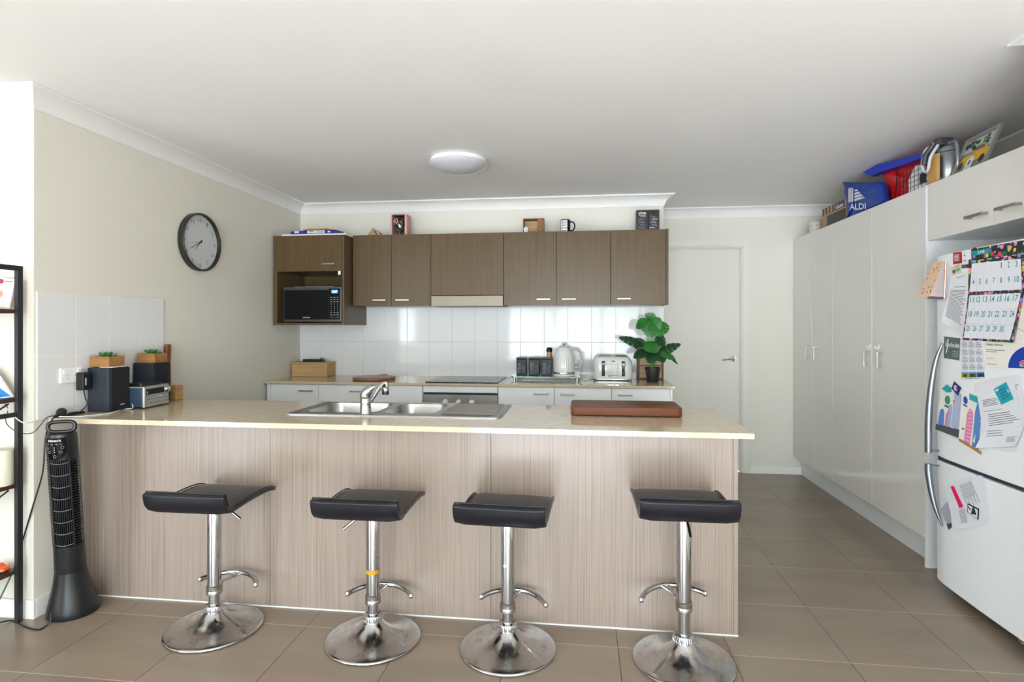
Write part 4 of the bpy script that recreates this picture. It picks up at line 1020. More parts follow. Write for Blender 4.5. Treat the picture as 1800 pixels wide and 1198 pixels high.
for k in range(5): m_.box((-2.34, 2.74+k*.022, 1.030), (-2.315, 2.75+k*.022, 1.0315), DARKG)
tag(m_.build('remote_control', bevel=.002), 'black remote control lying on top of the silver stereo', 'remote control')

def succulent(parent, c, r, m, n_=15, seed=1):
    rg = random.Random(seed); mb = MB()
    for k in range(n_):
        a = k*2.4; f = k/n_; L = r*(1-.5*f)*rg.uniform(.9, 1.05); el = math.radians(12+62*f); wd = L*.26
        d = Vector((math.cos(a), math.sin(a), 0)); u = Vector((-d.y, d.x, 0)); vs_ = []
        for q, wk, dz in ((0, .35, 0), (.35, .8, -.02), (.65, 1.0, .0), (.88, .6, .05), (1.0, .03, .10)):
            p = Vector(c)+d*(L*q*math.cos(el))+Vector((0, 0, L*q*math.sin(el)+dz*L))
            vs_ += [tuple(p-u*wd*wk+Vector((0, 0, .12*wd))), tuple(p-Vector((0, 0, .1*wd))), tuple(p+u*wd*wk+Vector((0, 0, .12*wd)))]
        fs_ = []
        for i in range(4):
            for j in (0, 1): fs_.append((3*i+j, 3*i+j+1, 3*i+j+4, 3*i+j+3))
        mb.add(vs_, fs_, m)
    o = mb.build('succulent_leaves', parent, smooth=True, local=True)
    md = o.modifiers.new('thick', 'SOLIDIFY'); md.thickness = .002
    return o
GREEN = mat('succulent_green', (44, 112, 52), .45, var=.25, scale=30)
def planter(c, rz, lab, seed):
    t = rot_thing('succulent_planter', lab, 'potted plant', c, rz, 'square wooden succulent planters')
    W2 = .052; m_ = MB()
    lo = [[(x, y, z) for x, y in rrect(0, 0, 2*w_, 2*w_, .002, 1)] for w_, z in ((W2, .0005), (W2, .052), (W2-.008, .052), (W2-.008, .040))]
    m_.loft(lo, PLW); m_.build('box', t, local=True)
    succulent(t, (0, 0, .040), .056, GREEN, 16, seed)
    return t
planter((-2.405, 2.634, 1.1255), math.radians(2), 'square wooden planter with a green succulent on the speaker nearest the fan', 1)
tag(B('white_coaster', (-2.405, 2.585, 1.1222), (-2.335, 2.675, 1.1252), WHITEP, None), 'thin white coaster under the front planter on the near speaker', 'coaster')
planter((-2.400, 2.935, 1.1265), math.radians(2), 'square wooden planter with a green succulent on the speaker behind the silver stereo', 2)
WBL = wood('raw_pine', (204, 164, 104), (160, 112, 60), axis=1, rough=.7, scale=1.5)
m_ = MB().box((-2.432, 3.035, .9008), (-2.335, 3.098, .985), WBL)
tag(m_.build('timber_block', bevel=.002), 'small pale timber block with saw marks behind the far speaker on the island', 'wood block')
m_ = MB(); L_ = []
for z, w_, d_ in ((.9008, .018, .012), (1.05, .018, .012), (1.12, .016, .011), (1.20, .019, .012), (1.215, .019, .012), (1.222, .015, .009)):
    L_.append([(-2.456+x, 3.125+y, z) for x, y in rrect(0, 0, d_*2, w_*2, .006, 3)])
tag(m_.loft(L_, wood('acacia_handle', (150, 92, 44), (112, 62, 30), axis=2, rough=.4)).build('wooden_paddle', smooth=True), 'upright dark wooden paddle handle rising behind the far succulent planter', 'wooden paddle')
# adaptor and plugs
ad = thing('power_adaptor', 'black power adaptor plugged into the power point behind the near speaker', 'power adaptor', (XL+.019, 2.53, 1.07))
MB().rbox((XL+.0195, 2.508, 1.015), (XL+.06, 2.555, 1.103), .006, BLACKP, 3, axis=0).build('case', ad, bevel=.003)
MB().box((XL+.0602, 2.518, 1.04), (XL+.0608, 2.526, 1.075), LGREY).build('sticker', ad)
MB().tube(smoothpath([(XL+.04, 2.530, 1.016), (XL+.045, 2.535, .975), (XL+.055, 2.535, .945), (XL+.04, 2.515, .912), (XL+.05, 2.48, .906), (XL+.045, 2.45, .905), (XL+.05, 2.41, .907), (XL+.04, 2.39, .906)], 5), .0028, BLACKP, 8).build('cord', ad, smooth=True)
pb = MB().lathe([(.001, -.016), (.016, -.014), (.021, -.004), (.021, .004), (.016, .014), (.001, .016)], BLACKP, n=24)
R_ = Matrix.Translation((XL+.035, 2.415, .922)) @ Matrix.Rotation(PI/2, 4, 'Y') @ Matrix.Rotation(.4, 4, 'X'); pb.v = [tuple(R_ @ Vector(p)) for p in pb.v]
pb.tube([(XL+.035, 2.40, .915), (XL+.035, 2.378, .905)], [.010, .006], BLACKP, 12)
tag(pb.build('round_plug', smooth=True), 'round black plug lying on the left end of the island benchtop above the fan', 'plug')
m_ = MB().box((XL+.028, 2.455, .9012), (XL+.045, 2.50, .914), BLACKP).box((XL+.03, 2.505, .9012), (XL+.048, 2.53, .912), BLACKP)
m_.tube(smoothpath([(XL+.036, 2.46, .908), (XL+.034, 2.445, .906), (XL+.036, 2.437, .91)], 3), .003, BLACKP, 8)
tag(m_.build('cord_connector', bevel=.002), 'black cord connector lying between the round plug and the near speaker', 'connector')
# fan cord
FP = [(XL+.035, 2.377, .905), (-2.444, 2.352, .875), (-2.412,2.3,0.809),(-2.424,2.3,0.667),(-2.479,2.3,0.497),(-2.531,2.3,0.34), (-2.528,2.255,0.23), (-2.555, 2.19, .05), (-2.551,2.271,0.004),(-2.436,2.231,0.004),(-2.358,2.217,0.004),(-2.353,2.246,0.004), (-2.345, 2.262, .02), (-2.348, 2.268, .05)]
MB().tube(smoothpath(FP, 6), .0032, BLACKP, 8).build('cord', ft, smooth=True)
WP = [(-2.326, 2.70, .93), (-2.300, 2.675, .908), (-2.342,2.658,0.903),(-2.304,2.528,0.903),(-2.358,2.423,0.903), (XL+.03, 2.388, .905), (XL+.0, 2.352, .900), (-2.456,2.25,0.899),(-2.513,2.25,0.926),(-2.556,2.25,0.968),(-2.585,2.25,0.998),(-2.626,2.25,1.031)]
tag(MB().tube(smoothpath(WP, 6), .0022, WHITEP, 8).build('white_cable', smooth=True), 'thin white cable running from the near speaker over to the ladder shelf', 'cable')
BP = [(XL+.035, 2.392, .907), (XL+.012, 2.364, .905), (-2.429,2.27,0.861),(-2.478,2.27,0.847),(-2.544,2.27,0.866),(-2.579,2.27,0.901),(-2.568,2.27,0.953),(-2.591,2.27,0.988),(-2.637,2.27,1.003)]
tag(MB().tube(smoothpath(BP, 6), .0018, BLACKP, 8).build('black_cable', smooth=True), 'thin black cable looping from the plug across to the ladder shelf', 'cable')

# ================================================================ LADDER SHELF
ls = thing('ladder_shelf', 'black metal shelf rack with dark wooden shelves at the left edge', 'shelf', (-2.8, 2.1, 0))
for x in (-2.52, -3.12):
    B('post', (x, 2.256, .001), (x+.018, 2.28, 1.60), BLACKM, ls)
    B('post', (x, 1.94, .001), (x+.018, 1.964, 1.60), BLACKM, ls)
    B('top_bar', (x, 1.9645, 1.578), (x+.018, 2.2555, 1.60), BLACKM, ls)
    B('side_brace', (x+.002, 1.9645, .925), (x+.014, 2.2555, .945), BLACKM, ls)
SHW = wood('walnut_shelf', (84, 58, 42), (60, 40, 30), axis=0, rough=.5)
for z in (1.405, 1.008, .623, .237): B('shelf_board', (-3.103, 1.945, z-.018), (-2.5215, 2.275, z), SHW, ls)
for z in (.60, .985): MB().tube([(-2.53, 2.24, z), (-2.545, 2.2, z-.03)], .004, BLACKM, 6).build('bracket', ls)
# items on the shelf
fn = qpts([(-2.647,2.268,1.553),(-2.522,2.268,1.539), (-2.542,2.258,1.41),(-2.664,2.258,1.419)])
mb = MB().strip(fn, C('pink_card', 232, 214, 214, .3), 2, 4, th=.006)
rect(mb, fn, .0, .02, 1, .25, PAPER, .0066); disc(mb, fn, .45, .12, .14, .09, C('magenta_flower', 170, 40, 90), .007, 7); disc(mb, fn, .5, .55, .16, .14, C('copper_print', 214, 150, 130), .0066, 5); rect(mb, fn, .62, .08, .92, .12, INK, .007)
tag(mb.build('gift_packet'), 'pink and white packet with a magenta flower on the top shelf board', 'packet')
fn = qpts([(-2.716,2.272,1.182),(-2.622,2.272,1.126), (-2.524,2.262,1.013),(-2.657,2.262,0.998)])
mb = MB().strip(fn, WHITEP, 2, 4, th=.010); SEA = C('sea_blue', 20, 130, 200)
polyf(mb, fn, [(0, .35), (.55, .55), (.75, .72), (.98, .97), (0, .97)], SEA, .0104); polyf(mb, fn, [(0, .62), (.4, .7), (.6, .97), (0, .97)], C('sea_deep', 10, 80, 160), .0108)
tag(mb.build('painted_canvas'), 'small blue and white painted canvas leaning on the second board of the ladder shelf', 'canvas')
m_ = MB().lathe([(.001, 0), (.048, 0), (.050, .004), (.050, .152), (.046, .158), (.010, .156), (.001, .156)], mat('candle_wax', (232, 226, 206), .5, var=.01), (-2.567, 2.232, .6235), n=36)
tag(m_.build('pillar_candle', smooth=True), 'thick cream pillar candle standing on the third board of the ladder shelf', 'candle')
tc_ = thing('toy_car', 'small orange toy car on the lowest board of the ladder shelf', 'toy car', (-2.579, 2.235, .238))
L_ = []
for x, z0, z1, w_ in ((-.045, .008, .018, .014), (-.038, .006, .022, .017), (-.02, .005, .026, .018), (-.01, .005, .036, .016), (.012, .005, .037, .016), (.026, .005, .026, .018), (.040, .006, .022, .017), (.046, .009, .017, .014)):
    L_.append([(-2.579+x, 2.235-w_, .2372+z0), (-2.579+x, 2.235+w_, .2372+z0), (-2.579+x, 2.235+w_*.9, .2372+z1), (-2.579+x, 2.235-w_*.9, .2372+z1)])
MB().loft(L_, C('toy_orange', 240, 90, 20, .3)).build('body', tc_, bevel=.002)
for dx in (-.028, .028):
    for dy in (-.019, .019): MB().cyl((-2.579+dx, 2.235+dy-.002, .2458), (-2.579+dx, 2.235+dy+.002, .2458), .0085, BLACKP, 14).build('wheel', tc_, smooth=True)
P_ = []
for k in range(60):
    a = 2*PI*k/20; P_.append((-2.60+(.052+.006*(k//20))*math.cos(a), 2.205+(.050+.006*(k//20))*math.sin(a), .242+.0055*(k//20)))
P_ += [Vector(p) for p in smoothpath([(-2.556, 2.19, .258), (-2.56, 2.2, .29), (-2.60, 2.21, .34), (-2.65, 2.21, .42)], 4)]
tag(MB().tube(P_, .0028, WHITEP, 8).build('coiled_cable', smooth=True), 'coiled white cable around the orange toy car on the lowest ladder shelf board', 'cable')
fn = qpts([(-2.60, 2.10, 1.4065), (-2.56, 2.12, 1.4065), (-2.545, 2.16, 1.58), (-2.585, 2.14, 1.58)])

# ================================================================ BACK BENCH ITEMS
OAK = wood('pale_oak', (206, 172, 124), (176, 138, 90), axis=0, rough=.6, scale=1.3)
wb = thing('wooden_box', 'pale wooden box in the left corner of the back bench', 'box', (-2.27, 4.67, .9))
MB().box((-2.462, 4.60, .9008), (-2.143, 4.765, 1.006), OAK).build('body', wb, bevel=.002)
MB().box((-2.463, 4.598, 1.0065), (-2.141, 4.767, 1.024), OAK).build('lid', wb, bevel=.002)
m_ = MB().rbox((-2.375, 4.62, 1.0248), (-2.19, 4.67, 1.048), .006, BLACKP, 3); m_.tube([(-2.22, 4.64, 1.046), (-2.215, 4.64, 1.056), (-2.20, 4.64, 1.056)], .005, BLACKP, 8)
tag(m_.build('black_case', bevel=.003), 'small long black case on top of the pale wooden box', 'case')
rb = thing('serving_board', 'round wooden serving board with a short handle lying on the back bench', 'serving board', (-1.66, 4.44, .9))
m_ = MB().lathe([(.001, 0), (.160, 0), (.170, .006), (.170, .016), (.164, .021), (.001, .021)], wood('round_board_edge', (168, 108, 58), (124, 76, 42), 0, .4), (-1.665, 4.43, .9008), n=48); m_.build('board', rb, smooth=True)
MB().lathe([(.001, .0215), (.160, .0215)], mat('marbled_top', (150, 126, 120), .35, var=.2, scale=18), (-1.665, 4.43, .9008), n=40, cap=False).build('top_inlay', rb)
MB().rbox((-1.70, 4.59, .9010), (-1.64, 4.69, .9215), .015, OAK, 3).build('grip', rb)
gs = thing('glass_stand', 'low glass shelf on short metal feet carrying the canisters and kettle', 'stand', (-.3, 4.61, .9))
MB().rbox((-.565, 4.50, .922), (-.005, 4.74, .930), .01, glassmat('green_glass', (.75, .92, .85, 1)), 3).build('glass_top', gs)
for x in (-.535, -.035):
    for y in (4.53, 4.71): MB().cyl((x, y, .9008), (x, y, .9218), .012, STEEL, 16).build('foot', gs, smooth=True)
for k, (x0, x1, wd) in enumerate(((-.533, -.448, 'TEA'), (-.431, -.338, 'COFFEE'), (-.330, -.238, 'SUGAR'))):
    t = thing('canister', ['black square tea canister, leftmost of three on the glass stand', 'black square coffee canister, middle of three on the glass stand', 'black square sugar canister beside the white kettle'][k], 'canister', ((x0+x1)/2, 4.66, .93), group='black square canisters')
    CAN = mat('canister_black', (12, 14, 18), .3, spec=.25, var=.05)
    MB().box((x0+.002, 4.632, .9308), (x1-.002, 4.72, 1.058), CAN).build('body', t, bevel=.003)
    MB().box((x0, 4.630, 1.0585), (x1, 4.722, 1.073), CAN).build('lid', t, bevel=.003)
    f_ = plane((x0, 4.632, 1.058), (x1-x0, 0, 0), (0, 0, -.127), (0, -1, 0))
    m_ = MB(); ft_ = lambda s, t2, h=0, f_=f_: f_(t2, 1-s, h)
    m_.text(wd, ft_, C('canister_text', 120, 125, 132, .5), .12, .16, .80, .46, .0006); rect(m_, f_, .55, .35, .85, .85, C('canister_art', 62, 66, 74, .5), .0005)
    m_.build('lettering', t)
gb = thing('pepper_grinder', 'amber grinder jar with a black cap behind the black canisters', 'grinder', (-.268, 4.748, .93))
MB().lathe([(.001, 0), (.022, 0), (.023, .01), (.020, .06), (.021, .185), (.001, .186)], C('amber_glass', 190, 130, 84, .2), (-.268, 4.749, .9308)).build('jar', gb, smooth=True)
MB().lathe([(.024, .186), (.025, .20), (.020, .222), (.001, .224)], BLACKG, (-.268, 4.749, .9308)).build('cap', gb, smooth=True)
# kettle
def ribbed(prof, m, c, n=72, amp=.0012, ribs=24, z0=0, z1=1, sy=1.0):
    L = []
    for r, z in prof:
        k = amp if z0 <= z <= z1 else 0
        L.append([(c[0]+(r+k*math.cos(ribs*2*PI*i/n))*math.cos(2*PI*i/n), c[1]+sy*(r+k*math.cos(ribs*2*PI*i/n))*math.sin(2*PI*i/n), c[2]+z) for i in range(n)])
    return MB().loft(L, m)
KW = mat('enamel_white', (222, 222, 220), .15, var=.01)
kt = thing('kettle', 'tall white ribbed electric kettle with a loop handle on the glass stand', 'kettle', (-.141, 4.59, .93))
kc = (-.141, 4.595, .9312)
MB().lathe([(.001, 0), (.086, 0), (.088, .006), (.086, .016), (.082, .018), (.001, .018)], KW, kc, n=48).build('base_plate', kt, smooth=True)
MB().lathe([(.084, .0185), (.085, .028), (.083, .034), (.001, .034)], CHROME, kc, n=48).build('chrome_band', kt, smooth=True)
ribbed([(.083, .0345), (.083, .05), (.082, .09), (.079, .13), (.075, .165), (.070, .19), (.066, .203)], KW, kc, 144, .0012, 28, .05, .17).build('body', kt, smooth=True, ang=60)
ld = MB().lathe([(.064, .2035), (.058, .222), (.045, .236), (.028, .243), (.001, .244)], KW, kc, n=40); ld.build('lid', kt, smooth=True)
MB().lathe([(.010, .244), (.008, .250), (.018, .256), (.017, .263), (.001, .265)], CHROME, kc, n=24).build('lid_knob', kt, smooth=True)
L_ = []
for q, wy, z0, z1 in ((.055, .030, .150, .205), (.078, .018, .175, .203), (.092, .008, .192, .204)): L_.append([(kc[0]-q, kc[1]-wy, kc[2]+z1), (kc[0]-q, kc[1]+wy, kc[2]+z1), (kc[0]-q, kc[1]+wy*.6, kc[2]+z0), (kc[0]-q, kc[1]-wy*.6, kc[2]+z0)])
MB().loft(L_, KW).build('spout', kt, smooth=True)
HP = smoothpath([(kc[0]+.062, kc[1], kc[2]+.205), (kc[0]+.095, kc[1], kc[2]+.212), (kc[0]+.125, kc[1], kc[2]+.195), (kc[0]+.142, kc[1], kc[2]+.15), (kc[0]+.140, kc[1], kc[2]+.10), (kc[0]+.118, kc[1], kc[2]+.068), (kc[0]+.084, kc[1], kc[2]+.066)], 5)
h_ = MB().tube(HP, .0095, KW, 12).build('handle', kt, smooth=True)
MB().tube([p+Vector((0, -.0092, 0)) for p in HP], .003, CHROME, 8).build('handle_trim', h_, smooth=True)
f_ = plane((kc[0]-.02, kc[1]-.0845, kc[2]+.078), (.04, 0, 0), (0, 0, -.014), (0, -1, 0)); m_ = MB(); disc(m_, f_, .5, .5, .5, .5, CHROME); disc(m_, f_, .5, .5, .38, .32, INKD, .001); disc(m_, f_, .5, .5, .2, .25, CHROME, .0014); m_.build('emblem', kt)
(MB().tube(smoothpath([(-.055, 4.69, .9035), (-.03, 4.60, .904), (.02, 4.56, .9035), (.06, 4.60, .904), (.03, 4.66, .9035), (-.01, 4.62, .908), (.03, 4.58, .909), (.075, 4.62, .904), (.10, 4.68, .904), (.09, 4.76, .91)], 6), .0032, WHITEP, 8).build('cord', kt, smooth=True))
PLUGC = (MB().tube(smoothpath([(.005, 4.775, 1.085), (.0, 4.745, 1.08), (.002, 4.742, 1.02), (-.005, 4.75, .96), (-.02, 4.76, .905)], 6), .0032, WHITEP, 8).build('plug_cord', kt, smooth=True))
# toaster
ts = thing('toaster', 'white four-slice toaster with chrome levers and ribbed sides on the back bench', 'toaster', (.25, 4.61, .9))
L_ = []; tcx, tcy = .248, 4.625
for z, w_, d_, r_ in ((.012, .300, .150, .045), (.035, .304, .154, .045), (.12, .300, .150, .045), (.155, .290, .142, .045), (.178, .268, .126, .04), (.190, .235, .10, .035)):
    L_.append([(x, y, .9+z) for x, y in rrect(tcx, tcy, w_, d_, r_, 8)])
MB().loft(L_, KW).build('body', ts, smooth=True, ang=60)
MB().loft([[(x, y, .9+z) for x, y in rrect(tcx, tcy, w_, d_, r_, 8)] for z, w_, d_, r_ in ((.006, .296, .146, .04), (.008, .306, .156, .045), (.0115, .306, .156, .045))], CHROME).build('base_trim', ts, smooth=True)
MB().loft([[(x, y, .9+z) for x, y in rrect(tcx, tcy, w_, d_, .03, 6)] for z, w_, d_ in ((.1905, .238, .104), (.195, .236, .100))], CHROME).build('top_plate', ts)
m_ = MB()
for sx in (-.06, .06):
    for sy in (-.022, .022): m_.box((tcx+sx-.045, tcy+sy-.008, .9+.1952), (tcx+sx+.045, tcy+sy+.008, .9+.1958), INKD)
m_.build('slots', ts)
m_ = MB()
for k in range(8): m_.tube([(tcx-.045+k*.0125, tcy-.0765, .955), (tcx-.045+k*.0125, tcy-.0755, 1.035)], .004, KW, 8)
for k in range(3):
    for sg in (-1, 1): m_.tube([(tcx+sg*(.118+k*.010), tcy-.0755+k*.003, .93), (tcx+sg*(.118+k*.010), tcy-.0745+k*.003, 1.03)], .003, KW, 8)
m_.build('ribs', ts, smooth=True)
for sg in (-1, 1):
    x = tcx+sg*.078
    MB().box((x-.012, tcy-.0785, .935), (x+.012, tcy-.0755, 1.055), INKD).build('lever_slot', ts)
    m_ = MB().rbox((x-.016, tcy-.094, 1.02), (x+.016, tcy-.079, 1.04), .006, CHROME, 3); m_.box((x-.006, tcy-.09, .99), (x+.006, tcy-.0785, 1.02), CHROME); m_.build('lever', ts, bevel=.002)
    m_ = MB().cyl((x, tcy-.079, .962), (x, tcy-.094, .962), .013, CHROME, 20); m_.build('browning_dial', ts, smooth=True)
for x in (-.028, .0, .028): MB().box((tcx+x-.012, tcy-.081, .932), (tcx+x+.012, tcy-.0755, .944), CHROME).build('button', ts, bevel=.001)
MB().box((tcx-.014, tcy-.0765, 1.05), (tcx+.014, tcy-.0745, 1.057), DARKG).build('badge', ts)
for sx in (-.11, .11): MB().cyl((tcx+sx, tcy-.03, .9008), (tcx+sx, tcy-.03, .906), .012, BLACKP, 12).build('foot', ts)
# wooden crate behind the plant
cw = thing('wooden_organiser', 'upright pale wooden organiser box with dark edges behind the leafy plant', 'box', (.555, 4.74, .9))
DW = wood('dark_edge', (110, 76, 46), (84, 56, 34), 2, .5)
for a, b in (((.452, 4.70, .9008), (.466, 4.78, 1.20)), ((.643, 4.70, .9008), (.657, 4.78, 1.20)), ((.466, 4.70, .9008), (.643, 4.78, .912)), ((.466, 4.70, 1.188), (.643, 4.78, 1.20)), ((.466, 4.698, 1.010), (.643, 4.705, 1.016))): B('frame_rail', a, b, DW, cw, bevel=.001)
for z0, z1 in ((.913, 1.009), (1.017, 1.187)): B('front_board', (.467, 4.706, z0), (.642, 4.72, z1), wood('washed_oak', (206, 180, 150), (176, 146, 116), 0, .7, 1.4), cw)
# monstera plant
pl = thing('potted_plant', 'bushy artificial split-leaf plant in a black pot at the right end of the back bench', 'potted plant', (.546, 4.47, .9))
pc = (.546, 4.50, .9008)
MB().lathe([(.001, 0), (.043, 0), (.045, .003), (.054, .085), (.0575, .086), (.059, .112), (.056, .1125), (.055, .100), (.001, .100)], mat('pot_black', (30, 31, 34), .5, var=.03), pc, n=40).build('pot', pl, smooth=True)
MB().lathe([(.001, .101), (.054, .1005)], C('potting_soil', 70, 56, 44, .9, var=.3), pc, n=24, cap=False).build('soil', pl)
LG = mat('leaf_green', (34, 100, 34), .4, var=.35, scale=26); LG2 = mat('leaf_dark_green', (24, 62, 34), .35, var=.3, scale=26); STEM = C('stem_green', 92, 140, 50, .5)
# leaves: (tip direction) base point, tip point, width, material, facing normal
lv = [((.50, 4.47, 1.30), (.60, 4.42, 1.385), .15, LG, (-.1, -1, .45)), ((.54, 4.45, 1.35), (.505, 4.42, 1.25), .17, LG, (.1, -1, .35)), ((.58, 4.45, 1.36), (.585, 4.40, 1.25), .16, LG, (.1, -1, .3)),
      ((.45, 4.46, 1.185), (.285, 4.43, 1.245), .085, LG2, (-.2, -.8, .7)), ((.50, 4.44, 1.20), (.555, 4.38, 1.13), .12, LG, (.1, -.9, .6)), ((.60, 4.46, 1.13), (.745, 4.43, 1.195), .085, LG2, (.2, -.8, .7)),
      ((.49, 4.45, 1.14), (.395, 4.40, 1.085), .10, LG2, (-.3, -.8, .8)), ((.60, 4.44, 1.13), (.70, 4.40, 1.075), .085, LG, (.4, -.8, .8)), ((.57, 4.50, 1.24), (.64, 4.50, 1.19), .11, LG2, (.2, -.9, .5)),
      ((.47, 4.50, 1.22), (.42, 4.50, 1.15), .12, LG2, (-.2, -.9, .5)), ((.55, 4.42, 1.12), (.50, 4.37, 1.05), .10, LG2, (-.1, -.8, .9)), ((.52, 4.47, 1.38), (.55, 4.45, 1.43), .10, LG, (0, -1, .2)),
      ((.58, 4.43, 1.12), (.61, 4.37, 1.055), .09, LG2, (.1, -.8, .9)), ((.66, 4.45, 1.10), (.72, 4.43, 1.04), .03, LG2, (.3, -.8, .8)), ((.47, 4.44, 1.33), (.43, 4.40, 1.385), .11, LG, (-.1, -1, .3))]
ml = MB(); msn = MB(); rg = random.Random(11)
for b_, t_, wd, m_, nr in lv:
    b_, t_ = Vector(b_), Vector(t_); d_ = t_-b_; Ln = d_.length; d_ = d_.normalized(); nn = Vector(nr).normalized(); u_ = d_.cross(nn).normalized(); nn = u_.cross(d_).normalized()
    b0 = b_-d_*Ln*.12
    for sg in (-1, 1):
        # half leaf as fingers separated by slits
        N_f = 5
        for k in range(N_f):
            f0 = k/N_f; f1 = (k+.90)/N_f if wd > .05 else (k+1)/N_f
            def half(f): return wd*.5*math.sin(PI*(.12+.86*f**.85))**.75
            pts = []
            for f, q in ((f0, 0), (f0, .5), (f0+.02, 1), ((f0+f1)/2+.03, 1.06), (f1+.02, 1), (f1+.06/N_f, .5), (f0+1/N_f, 0)):
                hw = half(min(f, 1)); p = b0+d_*(Ln*1.12*(f+.07*q*(1-f)))+u_*sg*hw*q+nn*(-.10*hw*q*q*1.2-.15*Ln*(f-.4)**2+.01)
                pts.append(tuple(p))
            ml.add(pts, [tuple(range(7))], m_)
    P_ = smoothpath([(pc[0]+rg.uniform(-.015, .015), pc[1]+rg.uniform(-.015, .015), 1.0), tuple(Vector((pc[0], pc[1], 1.0)).lerp(b_, .5)+Vector((0, .01, .02))), tuple(b_)], 4)
    msn.tube(P_, .0024, STEM, 6)
lo = ml.build('leaves', pl); md = lo.modifiers.new('thick', 'SOLIDIFY'); md.thickness = .0012
msn.build('stems', pl, smooth=True)

# ================================================================ ON TOP OF THE WALL CABINETS
def boxat(name, x0, x1, y0, y1, z0, z1, m, lab, cat, grp=None): return tag(B(name, (x0, y0, z0), (x1, y1, z1), m, None, bevel=.0015), lab, cat, grp)
BLU = C('choc_blue', 30, 40, 150, .3)
cb = thing('snack_box', 'flattened blue and white snack box lying on the white board above the microwave cabinet', 'box', (-2.17, 4.42, 2.0705))
L_ = [[(x, y, z) for y, z in ((4.34, 2.0712+dz), (4.34, 2.094+dz*1.2), (4.46, 2.102+dz), (4.46, 2.0712+dz))] for x, dz in ((-2.33, .0), (-2.25, .003), (-2.12, .003), (-2.04, .002), (-1.935, .0))]
MB().loft(L_, BLU).build('carton', cb, bevel=.001)
f_ = plane((-2.33, 4.3395, 2.097), (.39, 0, 0), (0, 0, -.024), (0, -1, 0)); m_ = MB(); rect(m_, f_, .36, -.05, .74, .9, PAPER); rect(m_, f_, .08, .1, .18, .7, PAPER); m_.text('cookies', f_, BLU, .55, .1, .72, .7, .001); rect(m_, f_, .40, .2, .5, .5, INK, .001); rect(m_, f_, .80, .2, .86, .7, PAPER); m_.build('print', cb)
m_ = MB(); L_ = [[(x, y, z) for y, z in ((4.36, zb_), (4.36, zt_), (4.45, zt_+.005), (4.45, zb_))] for x, zb_, zt_ in ((-2.24, 2.1065, 2.109), (-2.18, 2.1075, 2.119), (-2.10, 2.1075, 2.117), (-2.03, 2.1055, 2.118), (-1.97, 2.104, 2.108))]
tag(m_.loft(L_, C('choc_gold', 180, 120, 40, .35, var=.3)).build('snack_packet', smooth=True), 'crumpled golden snack packet on top of the flattened blue box', 'packet')
m_ = MB(); GOLD = C('kraft_gold', 168, 142, 96, .6)
m_.prism([(-1.765, 2.0725), (-1.715, 2.135), (-1.668, 2.0725)], lambda x, z: (x, 4.52, z), lambda x, z: (x, 4.57, z), GOLD); m_.prism([(-1.725, 2.138), (-1.718, 2.143), (-1.648, 2.098), (-1.655, 2.092)], lambda x, z: (x, 4.515, z), lambda x, z: (x, 4.575, z), GOLD)
tag(m_.build('paper_house'), 'small gold cardboard house shape on the cabinets left of the pink gift box', 'ornament')
pk = thing('gift_box', 'open-fronted pink gift box holding a dark glitter glass, on the cabinets', 'box', (-1.49, 4.6, 2.0725))
PKM = C('pink_box', 206, 160, 150, .6); PKD = C('maroon_lining', 120, 60, 66, .6)
x0, x1, y0, y1, z0, z1 = -1.572, -1.432, 4.56, 4.66, 2.0728, 2.255
B('side', (x0, y0, z0), (x0+.012, y1, z1), PKM, pk); B('side', (x1-.02, y0, z0), (x1, y1, z1), PKM, pk); B('top', (x0+.0125, y0, z1-.008), (x1-.0205, y1, z1), PKD, pk); B('base', (x0+.0125, y0, z0), (x1-.0205, y1, z0+.006), PKM, pk); B('back', (x0+.0125, y1-.006, z0+.0065), (x1-.0205, y1, z1-.0085), PKD, pk)
gm_, gb_, gN = newmat('glitter', rgb(60, 56, 60), .25, .7); g_t = gN.n('ShaderNodeTexCoord').outputs['Object']; gv_ = gN.n('ShaderNodeTexVoronoi'); gv_.inputs['Scale'].default_value = 160; gN.l(g_t, gv_.inputs['Vector'])
gs_ = gN.n('ShaderNodeSeparateColor'); gN.l(gv_.outputs['Color'], gs_.inputs[0]); gN.l(gN.mix(gN.rng(gs_.outputs[0], .6, .9), rgb(30, 28, 32), rgb(210, 205, 205)), gb_.inputs['Base Color'])
gg = MB().lathe([(.001, 0), (.03, 0), (.028, .004), (.006, .012), (.006, .03), (.03, .045), (.044, .075), (.046, .105), (.036, .148), (.034, .15), (.03, .12), (.001, .06)], gm_, (-1.508, 4.608, 2.0796), n=32).build('glitter_glass', smooth=True)
tag(gg, 'dark glittery stemless glass with pink numerals inside the pink gift box', 'glass')
f_ = plane((-1.55, 4.561, 2.225), (.04, 0, 0), (0, 0, -.05), (0, -1, 0)); m_ = MB(); m_.text('40', f_, C('rose_text', 190, 120, 130), 0, 0, 1, 1, .0); m_.build('numerals', gg)
wx = thing('wooden_gift_box', 'open-fronted brown wooden gift box with a small tag, on the cabinets left of the mug', 'box', (-.38, 4.6, 2.0725))
x0, x1, z1 = -.468, -.300, 2.195; CW = wood('craft_wood', (150, 104, 60), (112, 72, 38), 0, .6)
B('side', (x0, 4.55, z0), (x0+.008, 4.64, z1), CW, wx); B('side', (x1-.012, 4.55, z0), (x1, 4.64, z1), CW, wx); B('top', (x0+.0085, 4.55, z1-.008), (x1-.0125, 4.64, z1), CW, wx); B('base', (x0+.0085, 4.55, z0), (x1-.0125, 4.64, z0+.008), CW, wx); B('back', (x0+.0085, 4.632, z0+.0085), (x1-.0125, 4.64, z1-.0085), OAK, wx); B('front_flap', (-.352, 4.545, z0+.0085), (x1-.0125, 4.5495, z1-.0085), CW, wx)
